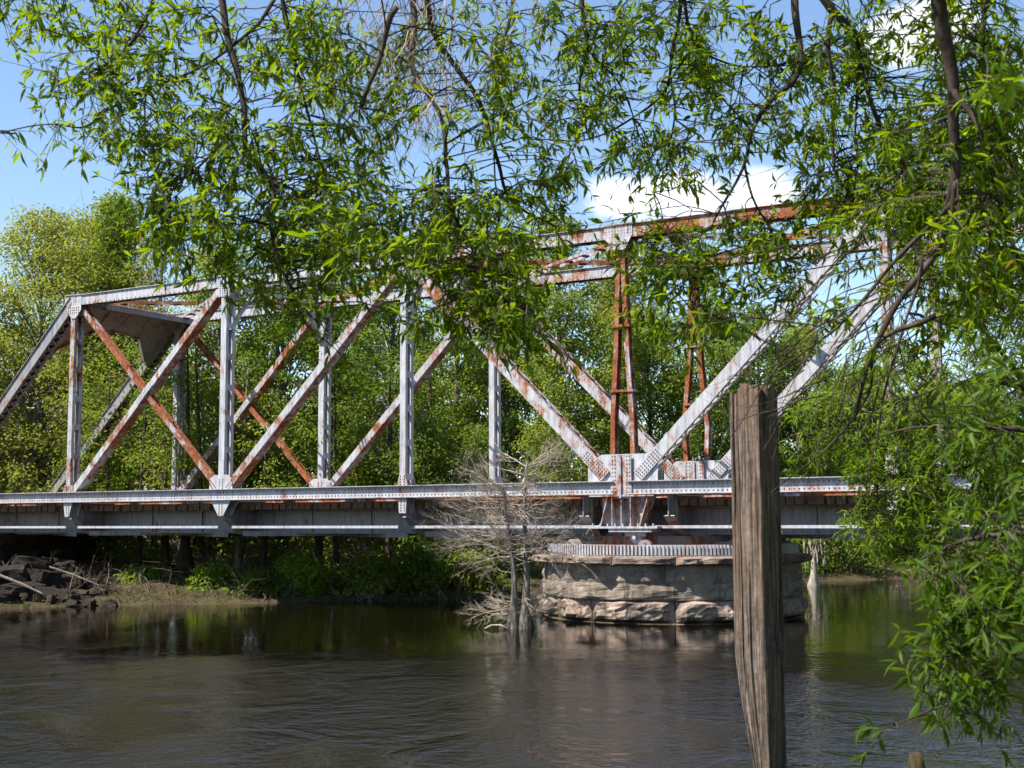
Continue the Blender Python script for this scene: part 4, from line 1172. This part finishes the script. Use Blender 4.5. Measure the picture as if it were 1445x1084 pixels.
def image_xy(P):
    P = P - np.array([0, 0, CAM_Z]); c, s = math.cos(PITCH), math.sin(PITCH)
    d = P[:, 1] * c + P[:, 2] * s; u = -P[:, 1] * s + P[:, 2] * c
    return np.stack([722.5 + FPX * P[:, 0] / d, 542 - FPX * u / d], 1), d


def smooth_path(pts, n=5):
    """Catmull-Rom through pts."""
    out = []
    P = [pts[0] + (pts[0] - pts[1])] + list(pts) + [pts[-1] + (pts[-1] - pts[-2])]
    for i in range(1, len(P) - 2):
        for k in range(n):
            t = k / n; a, b_, c, d = P[i - 1], P[i], P[i + 1], P[i + 2]
            out.append(0.5 * ((2 * b_) + (c - a) * t + (2 * a - 5 * b_ + 4 * c - d) * t * t + (3 * b_ - 3 * c + d - a) * t ** 3))
    out.append(pts[-1]); return out


def hanging_tree(root, limbs, blobs, mats, leaf_len, seed, n_single=300, bark_m='bark_dark', twig_r=0.0035, dens=1.0):
    """limbs: list of (points, r0, r1); blobs: (px, py, rx, ry, depth, ddepth, n_sprigs). Leaves come in end-of-twig whorls."""
    g = np.random.default_rng(seed); rnd = random.Random(seed)
    rough_pts = []; 
    for (pts, r0, r1) in limbs:
        sp = smooth_path(pts, 5); n = len(sp)
        sp = [p + Vector((mnoise.noise(p * 3.1 + Vector((seed, 0, 0))), mnoise.noise(p * 3.1 + Vector((0, seed, 5))), mnoise.noise(p * 3.1 + Vector((3, 0, seed))))) * 0.035 * (1 if 0 < i else 0) for i, p in enumerate(sp)]
        m = MB(); m.tube(sp, [(r0 + (r1 - r0) * (i / (n - 1)) ** 0.8) * (1 + 0.16 * mnoise.noise(Vector((i * 0.9, seed, r0 * 99)))) for i in range(n)], 8)
        m.build('limb', M[bark_m], root, True)
        rough_pts += sp[2:]
    RP = np.array([tuple(p) for p in rough_pts])
    tw = MB(); bases, dirs, lens = [], [], []
    for (px, py, rx, ry, dep, dd, ns) in blobs:
        ns = int(ns * dens + 0.5); nb = max(1, round(ns / 6)); left = ns
        for bi in range(nb):
            while True:
                a, b_ = rnd.uniform(-1, 1), rnd.uniform(-1, 1)
                if a * a + b_ * b_ <= 1: break
            tip = at(px + a * rx, py + b_ * ry, dep + rnd.gauss(0, dd)); tn = np.array(tip)
            dist = np.linalg.norm(RP - tn, axis=1) + np.maximum(0, tn[2] - RP[:, 2]) * 0.8
            src = Vector(RP[np.argmin(dist + g.random(len(RP)) * 0.15)]); v = tip - src; ln = v.length
            midp = src.lerp(tip, 0.5) + Vector((rnd.gauss(0, 0.05), rnd.gauss(0, 0.05), rnd.uniform(0.02, 0.2) * ln))
            q1 = src.lerp(tip, 0.8) + Vector((rnd.gauss(0, 0.03), rnd.gauss(0, 0.03), rnd.uniform(0.0, 0.08) * ln))
            pth = smooth_path([src, midp, q1, tip], 2); npt = len(pth)
            tw.tube(pth, [twig_r * (1.35 - 0.9 * i / (npt - 1)) for i in range(npt)], 3, cap=False)
            cnt = left // (nb - bi); left -= cnt
            for k in range(cnt):
                f = 1.0 if k == 0 else 1 - rnd.random() * min(0.65, 0.55 / max(ln, 0.2)) ; fi = min(npt - 2, int(f * (npt - 1))); bp0 = pth[fi].lerp(pth[fi + 1], f * (npt - 1) - fi)
                along = (pth[fi + 1] - pth[fi]).normalized()
                off = Vector((rnd.gauss(0, 1), rnd.gauss(0, 1), rnd.gauss(-0.25, 0.8))).normalized()
                td = (along * 0.9 + off * (0.9 if k else 0.15)).normalized(); sl = rnd.uniform(0.03, 0.2)
                tip2 = bp0 + td * sl
                tw.tube([bp0, tip2], [twig_r * 0.55, twig_r * 0.35], 3, cap=False)
                for q in range(rnd.randint(3, 9)):
                    f2 = rnd.uniform(0.0, 1.0) if q > 2 else 1.0
                    sd = Vector((rnd.gauss(0, 1), rnd.gauss(0, 1), rnd.gauss(0, 1))); sd = (sd - td * sd.dot(td)).normalized()
                    dv = (td * rnd.uniform(0.2, 1.0) + sd * rnd.uniform(0.5, 1.1) + Vector((0, 0, -0.28))).normalized()
                    bases.append(tuple(bp0.lerp(tip2, f2))); dirs.append(tuple(dv)); lens.append(leaf_len * rnd.choice((rnd.uniform(0.35, 0.8), rnd.uniform(0.7, 1.25))))
    o = tw.build('twigs', M[bark_m], root); o['kind'] = 'stuff'
    B, D, L = np.array(bases), np.array(dirs), np.array(lens)
    x, y, z = basis(D, g); n = len(B)
    tint = np.clip(g.normal(0.43, 0.24, n), 0, 0.93); tint = np.where(g.random(n) < 0.012, 1.0, tint)
    wsc = g.uniform(0.75, 1.45, n); curl = g.normal(-0.12, 0.16, n); bend = g.normal(0, 0.10, n)
    # the ones that show largest become single leaf parts
    mid = B + D * L[:, None] * 0.5; uv, dep = image_xy(mid)
    nx_ = -z; see = np.abs(np.einsum('ij,ij->i', z, mid / np.linalg.norm(mid, axis=1)[:, None]))
    score = L * L * (0.25 + see) / dep ** 2
    score[(uv[:, 0] < 0) | (uv[:, 0] > 1445) | (uv[:, 1] < 0) | (uv[:, 1] > 1084)] = 0
    single = np.argsort(-score)[:n_single]; rest_i = np.setdiff1d(np.arange(n), single)
    variants = []
    for k in range(6):
        me = mesh_np('leaf', LEAF_V, LEAF_F, mats, np.full(len(LEAF_V), 0.2 + 0.12 * k)); variants.append(me)
    for i in single:
        o = link_obj('leaf', variants[int(tint[i] * 5.99)], root)
        mx = Matrix(((x[i, 0] * wsc[i] * L[i], y[i, 0] * L[i], z[i, 0] * L[i], B[i, 0]), (x[i, 1] * wsc[i] * L[i], y[i, 1] * L[i], z[i, 1] * L[i], B[i, 1]), (x[i, 2] * wsc[i] * L[i], y[i, 2] * L[i], z[i, 2] * L[i], B[i, 2]), (0, 0, 0, 1)))
        o.matrix_parent_inverse = root_inv(root); o.matrix_basis = mx
    def pack(ii):
        lv = LEAF_V[None, :, :] * L[ii][:, None, None]
        lv[:, :, 2] += (LEAF_V[None, :, 1] ** 2) * (L[ii] * curl[ii])[:, None]
        lv[:, :, 0] += (LEAF_V[None, :, 1] ** 2) * (L[ii] * bend[ii])[:, None]
        P = B[ii][:, None, :] + lv[:, :, 0:1] * (x[ii] * wsc[ii][:, None])[:, None, :] + lv[:, :, 1:2] * y[ii][:, None, :] + lv[:, :, 2:3] * z[ii][:, None, :]
        F = LEAF_F[None] + (np.arange(len(ii)) * len(LEAF_V))[:, None, None]
        return P.reshape(-1, 3), F.reshape(-1, 3), np.repeat(tint[ii], len(LEAF_V))
    P, F, T = pack(rest_i)
    o = link_obj('foliage', mesh_np('foliage', P, F, mats, T), root); o['kind'] = 'stuff'
    return n


def root_inv(root): return Matrix.Translation(-Vector(root.location))


def tree_root(name, loc):
    o = empty(name, (0, 0, 0)); return o


def A(pts, d0, d1=None):
    d1 = d0 if d1 is None else d1; n = len(pts)
    return [at(x, y, d0 + (d1 - d0) * i / max(1, n - 1)) for i, (x, y) in enumerate(pts)]


# --- the big overhanging willow oak: trunk stands outside the frame, boughs run over it, limbs hang into view
oak = empty('overhanging_oak', (0, 0, 0))
tag(oak, 'overhanging oak with narrow green leaves and dark drooping limbs across the whole sky', 'tree')
TRK = Vector((5.6, 5.2, ground_z(5.6, 5.2)))
m = MB(); m.tube([TRK + Vector((0, 0, -0.4)), TRK + Vector((0, 0, 0.5)), TRK + Vector((-0.1, 0.1, 3)), TRK + Vector((-0.3, 0.3, 6)), TRK + Vector((-0.5, 0.4, 9.5))], [0.42, 0.30, 0.24, 0.18, 0.08], 12)
m.build('trunk', M['bark_dark'], oak, True)
boughs = [
    ([TRK + Vector((-0.2, 0.2, 5.2)), at(1340, -60, 6.6), at(1150, -60, 7.0), at(960, -90, 7.2), at(760, -70, 7.0), at(590, -60, 6.8), at(420, -70, 6.6), at(250, -60, 6.4), at(60, -40, 6.2)], 0.11, 0.02),
    ([TRK + Vector((-0.4, 0.3, 7.6)), at(1500, -380, 6.0), at(1300, -370, 6.2), at(1050, -400, 6.4), at(800, -370, 6.5), at(600, -330, 6.6)], 0.09, 0.02),  # unseen higher bough, added to carry the shading canopy
    ([TRK + Vector((-0.2, 0.2, 4.2)), at(1420, -90, 5.2), at(1328, -40, 5.4)], 0.09, 0.05),
]
oak_limbs = boughs + [
    (A([(310, -60), (322, 40), (333, 120), (350, 210), (383, 265), (385, 330), (420, 430)], 6.4, 6.0), 0.020, 0.006),
    (A([(395, -60), (408, 40), (425, 110), (437, 180), (460, 260)], 6.7, 6.9), 0.014, 0.005),
    (A([(405, -20), (370, 30), (335, 62), (250, 110), (190, 140)], 6.5, 6.2), 0.012, 0.004),
    (A([(240, -60), (200, 30), (150, 90), (90, 120)], 6.3, 6.2), 0.012, 0.004),
    (A([(190, 110), (130, 172), (70, 174), (-10, 188)], 6.2, 6.1), 0.006, 0.0025),
    (A([(330, 180), (290, 230), (245, 270), (215, 320)], 6.3, 6.0), 0.009, 0.003),
    (A([(578, -60), (582, 40), (586, 95), (612, 150), (632, 240), (640, 300), (690, 390), (740, 440)], 6.8, 6.3), 0.020, 0.005),
    (A([(588, -60), (608, 30), (640, 90), (672, 145), (695, 220), (720, 280), (790, 320)], 7.0, 7.4), 0.022, 0.006),
    (A([(560, 10), (540, 60), (520, 110), (508, 150)], 6.2, 6.2), 0.016, 0.010),
    (A([(720, -60), (718, 40), (700, 120), (690, 180), (700, 300)], 7.2, 7.2), 0.012, 0.004),
    (A([(822, -60), (824, 30), (828, 75), (822, 120), (830, 185)], 7.0, 7.2), 0.015, 0.006),
    (A([(835, 75), (870, 110), (890, 160), (920, 230)], 7.1, 7.2), 0.008, 0.003),
    (A([(962, -60), (955, 40), (945, 110), (915, 150), (850, 190), (770, 202)], 7.2, 7.4), 0.013, 0.004),
    (A([(945, 110), (948, 200), (925, 270)], 7.2, 7.3), 0.008, 0.003),
    (A([(965, -60), (968, 30), (990, 70), (1040, 90), (1110, 90)], 7.3, 7.4), 0.012, 0.004),
    (A([(1122, -60), (1124, 30), (1129, 85), (1108, 120), (1080, 150), (1058, 190), (1048, 240), (1010, 320)], 7.0, 6.6), 0.024, 0.006),
    (A([(1050, 230), (1075, 300), (1100, 360), (1130, 430)], 6.8, 6.6), 0.008, 0.003),
    (A([(1000, 320), (975, 380), (985, 450)], 6.6, 6.5), 0.006, 0.003),
    (A([(1140, -60), (1165, 5), (1190, 35), (1208, 60), (1212, 100), (1236, 170), (1255, 230), (1285, 300)], 6.8, 6.9), 0.030, 0.006),
    (A([(1176, 20), (1170, 80), (1175, 150), (1178, 220), (1182, 255), (1230, 290)], 6.7, 6.8), 0.014, 0.004),
    (A([(1208, 60), (1205, 140), (1205, 190), (1218, 240)], 6.9, 6.9), 0.011, 0.004),
    (A([(1320, -60), (1328, 10), (1337, 60), (1348, 130), (1352, 200), (1350, 270), (1330, 330), (1275, 420), (1235, 500), (1205, 590)], 5.4, 5.8), 0.040, 0.008),
    (A([(1346, 130), (1370, 165), (1388, 200)], 5.4, 5.3), 0.018, 0.006),
    (A([(1350, 280), (1320, 310), (1270, 360), (1200, 440), (1150, 490), (1060, 550)], 5.5, 6.0), 0.014, 0.003),
    (A([(1345, 310), (1352, 250), (1360, 330)], 5.5, 5.5), 0.010, 0.006),
    (A([(1320, 445), (1260, 468), (1236, 500), (1225, 560), (1160, 640), (1090, 690)], 5.5, 6.1), 0.013, 0.002),
    (A([(1300, 360), (1290, 440), (1245, 560), (1225, 690)], 5.6, 5.8), 0.009, 0.003),
    (A([(1190, 440), (1130, 480), (1080, 540), (1030, 620)], 5.8, 6.0), 0.006, 0.002),
    (A([(1400, -60), (1390, 60), (1400, 200), (1420, 330), (1470, 420)], 6.2, 6.4), 0.016, 0.005),
]
oak_blobs = [
    (50, 30, 70, 35, 6.3, 0.3, 26), (180, 50, 130, 65, 6.4, 0.4, 100), (120, 110, 70, 35, 6.2, 0.2, 22), (215, 165, 105, 60, 6.3, 0.4, 80), (110, 175, 45, 14, 6.1, 0.1, 7), (15, 178, 14, 8, 6.1, 0.1, 2),
    (285, 245, 95, 85, 6.2, 0.4, 105), (215, 290, 40, 45, 6.1, 0.2, 18), (205, 335, 25, 20, 6.0, 0.2, 6), (385, 130, 100, 140, 6.7, 0.5, 150), (390, 320, 120, 80, 6.4, 0.5, 140), (300, 350, 70, 45, 6.3, 0.3, 40),
    (520, 120, 70, 130, 6.9, 0.5, 80), (455, 60, 60, 70, 6.8, 0.4, 35), (500, 250, 70, 60, 6.8, 0.4, 60), (530, 340, 90, 65, 6.5, 0.5, 105), (420, 420, 70, 30, 6.2, 0.3, 30), (390, 485, 25, 30, 6.1, 0.1, 5), (470, 490, 25, 30, 6.1, 0.1, 5), (580, 440, 30, 40, 6.2, 0.2, 10),
    (640, 130, 110, 140, 7.0, 0.5, 110), (650, 340, 110, 80, 6.6, 0.5, 175), (700, 420, 70, 60, 6.4, 0.4, 100), (740, 475, 40, 35, 6.3, 0.2, 18), (755, 300, 60, 60, 7.2, 0.4, 45),
    (780, 120, 90, 120, 7.2, 0.5, 105), (790, 240, 40, 25, 7.2, 0.4, 16), (910, 90, 90, 95, 7.3, 0.5, 95), (900, 215, 60, 40, 7.3, 0.4, 35), (990, 215, 60, 50, 7.2, 0.4, 45),
    (930, 345, 50, 40, 6.7, 0.3, 40), (970, 420, 60, 65, 6.6, 0.3, 95), (1030, 350, 60, 45, 6.7, 0.3, 45), (1080, 400, 60, 50, 6.7, 0.3, 40), (1120, 350, 40, 40, 6.7, 0.3, 22), (880, 330, 25, 25, 6.8, 0.2, 6),
    (1060, 110, 90, 100, 7.2, 0.5, 115), (1170, 150, 80, 140, 7.0, 0.5, 130), (1200, 300, 80, 60, 6.9, 0.4, 55), (1270, 160, 70, 160, 6.8, 0.6, 120), (1370, 90, 90, 110, 6.4, 0.5, 130), (1390, 280, 80, 110, 6.3, 0.5, 125),
    (1300, 330, 60, 80, 6.2, 0.4, 40), (1390, 420, 70, 60, 6.3, 0.5, 60), (1190, 420, 50, 40, 6.0, 0.3, 12), (1265, 440, 60, 60, 6.0, 0.3, 18),
    (1400, 120, 30, 70, 3.4, 0.1, 4), (1410, 180, 50, 90, 6.8, 0.5, 90), (1250, 290, 60, 50, 6.9, 0.4, 45), (1330, 270, 60, 60, 6.6, 0.4, 45), (1420, 330, 40, 90, 6.7, 0.4, 50), (1300, 230, 60, 60, 6.8, 0.4, 50), (1180, 60, 60, 50, 7.2, 0.3, 35), (850, 60, 60, 60, 7.4, 0.3, 40), (1010, 60, 60, 60, 7.4, 0.3, 40),
    (900, -330, 320, 130, 6.4, 0.5, 170), (1260, -330, 220, 130, 6.1, 0.5, 150), (300, -120, 330, 60, 6.6, 0.6, 70), (900, -120, 330, 60, 7.2, 0.6, 120), (1330, -130, 180, 70, 6.2, 0.7, 150),  # upper canopy out of view, added to shade the leaves in frame
]
n_oak = hanging_tree(oak, oak_limbs, oak_blobs, M['leaf_oak'], 0.077, 31, 300, dens=2.25)

# dry hanging twigs inside the canopy
m = MB(); rr = random.Random(66)
for k in range(150):
    px, py = rr.gauss(575, 60), rr.uniform(-40, 150)
    if k > 110: px, py = rr.gauss(640, 90), rr.uniform(-40, 60)
    p = at(px, py, rr.uniform(6.5, 7.2))
    grow(m, p, Vector((rr.uniform(-0.8, 0.5), rr.uniform(-0.4, 0.4), -0.8)).normalized(), rr.uniform(0.15, 0.42), 0.0036, 2, rr, 0.55, -0.03, 4, (2, 3))
for k in range(26):
    p = at(rr.uniform(1280, 1420), rr.uniform(370, 440), rr.uniform(7.4, 8.0)); grow(m, p, Vector((rr.uniform(-0.9, 0.9), 0, rr.uniform(-0.5, 0.3))).normalized(), rr.uniform(0.2, 0.4), 0.004, 1, rr, 0.5, 0, 4, (2, 3))
o = m.build('dry_twigs', M['twig_pale'], oak); o['kind'] = 'stuff'
# dark bare twigs crossing the piling
m = MB(); rr = random.Random(67)
for k in range(70):
    px, py = rr.uniform(1120, 1330), rr.uniform(330, 560); p = at(px, py, rr.uniform(5.6, 6.2))
    grow(m, p, Vector((rr.uniform(-1.0, 0.1), 0, rr.uniform(-0.9, -0.1))).normalized(), rr.uniform(0.2, 0.5), 0.004, 1, rr, 0.5, 0.0, 4, (2, 3))
o = m.build('bare_twigs', M['bark_dark'], oak); o['kind'] = 'stuff'

# --- lit sapling over the water behind the piling on the right
sap = empty('leaning_sapling', (0, 0, 0))
tag(sap, 'bright sunlit leafy tree leaning over the water right of the timber piling', 'tree')
base = Vector((7.6, 12.2, ground_z(7.6, 12.2)))
sap_limbs = [
    ([base + Vector((0, 0, -0.4)), base + Vector((-0.5, 0, 1.4)), base + Vector((-1.2, 0, 2.4)), at(1470, 560, 12), at(1380, 540, 12), at(1290, 560, 12), at(1200, 590, 12), at(1130, 610, 12)], 0.10, 0.006),
    (A([(1460, 560), (1400, 480), (1370, 420), (1350, 380)], 12, 12.2), 0.03, 0.006),
    (A([(1480, 560), (1450, 420), (1420, 300), (1400, 200), (1390, 150)], 12, 12.6), 0.03, 0.006),
    (A([(1490, 640), (1400, 650), (1320, 670), (1240, 690), (1215, 740)], 12, 11.6), 0.03, 0.005),
    (A([(1400, 650), (1350, 720), (1300, 770), (1260, 790)], 11.9, 11.5), 0.015, 0.004),
    (A([(1330, 560), (1270, 510), (1230, 480)], 12, 12), 0.014, 0.004),
]
sap_blobs = [
    (1330, 150, 60, 120, 12.8, 0.5, 70), (1265, 270, 50, 50, 12.8, 0.4, 36), (1430, 430, 40, 80, 12.3, 0.4, 70), (1310, 390, 40, 35, 12.4, 0.4, 18), (1420, 90, 40, 80, 12.8, 0.4, 40),
    (1250, 640, 70, 45, 11.9, 0.4, 60), (1330, 640, 60, 50, 11.9, 0.4, 60), (1320, 720, 70, 40, 11.7, 0.4, 50),
    (1400, 300, 60, 110, 12.6, 0.5, 150), (1320, 300, 40, 50, 12.6, 0.3, 30), (1345, 430, 50, 50, 12.2, 0.4, 45), (1420, 200, 40, 80, 12.8, 0.4, 40), (1290, 520, 50, 35, 12, 0.4, 35), (1160, 560, 40, 30, 12, 0.3, 25),
    (1190, 600, 75, 50, 12, 0.4, 120), (1280, 590, 80, 55, 12, 0.5, 150), (1370, 560, 80, 70, 12, 0.5, 150), (1400, 450, 60, 80, 12.2, 0.5, 110), (1260, 670, 60, 40, 11.8, 0.4, 90), (1350, 680, 90, 50, 11.8, 0.5, 150),
    (1235, 740, 35, 45, 11.5, 0.3, 60), (1300, 760, 50, 35, 11.5, 0.3, 70), (1420, 640, 50, 70, 12, 0.5, 90), (1130, 640, 25, 30, 11.8, 0.2, 22), (1240, 500, 40, 30, 12, 0.3, 22), (1440, 740, 60, 50, 11.8, 0.4, 60), (1560, 560, 90, 160, 12.2, 0.6, 140),
]
hanging_tree(sap, sap_limbs, sap_blobs, M['leaf_fresh'], 0.082, 47, 300, 'bark_dark', 0.004, 3.0)

# --- dark nearer branches hanging down the right edge
wil = empty('riverside_willow', (0, 0, 0))
tag(wil, 'near dark green leafy branches hanging down the right edge over the water', 'tree')
base = Vector((3.6, 4.7, ground_z(3.6, 4.7)))
wil_limbs = [
    ([base + Vector((0, 0, -0.3)), base + Vector((-0.1, 0, 1.0)), base + Vector((-0.3, 0, 2.0)), base + Vector((-0.6, 0, 2.9)), base + Vector((-0.9, 0, 3.4))], 0.09, 0.03),
    ([base + Vector((-0.2, 0, 1.6)), at(1560, 780, 4.7), at(1470, 750, 4.6), at(1400, 752, 4.6), at(1340, 770, 4.6), at(1300, 790, 4.6)], 0.020, 0.003),
    ([base + Vector((-0.1, 0, 1.1)), at(1560, 880, 4.7), at(1480, 870, 4.6), at(1400, 890, 4.6), at(1330, 930, 4.6), at(1305, 965, 4.6)], 0.016, 0.002),
    ([base + Vector((-0.3, 0, 2.0)), at(1540, 620, 4.8), at(1460, 610, 4.8), at(1380, 600, 4.8), at(1300, 600, 4.8), at(1240, 620, 4.9)], 0.018, 0.003),
    ([at(1480, 870, 4.6), at(1400, 960, 4.5), at(1330, 1000, 4.5), at(1250, 1025, 4.5), at(1238, 1030, 4.5)], 0.006, 0.0015),
]
wil_blobs = [
    (1410, 680, 50, 60, 4.7, 0.2, 20), (1420, 540, 40, 50, 4.8, 0.2, 14), (1350, 840, 60, 40, 4.6, 0.2, 16),
    (1400, 610, 60, 45, 4.8, 0.2, 22), (1310, 590, 60, 30, 4.9, 0.2, 10), (1410, 760, 60, 50, 4.6, 0.25, 30), (1340, 790, 50, 35, 4.6, 0.2, 16), (1400, 840, 70, 60, 4.6, 0.25, 55), (1350, 890, 60, 45, 4.6, 0.2, 34),
    (1390, 950, 60, 45, 4.6, 0.2, 36), (1330, 970, 40, 30, 4.6, 0.15, 12), (1430, 1040, 20, 20, 4.4, 0.1, 3), (1243, 1024, 8, 6, 4.5, 0.05, 2), (1530, 780, 70, 220, 4.7, 0.3, 70),
]
hanging_tree(wil, wil_limbs, wil_blobs, M['leaf_oak_dark'], 0.080, 53, 300, 'bark_dark', 0.003, 1.55)
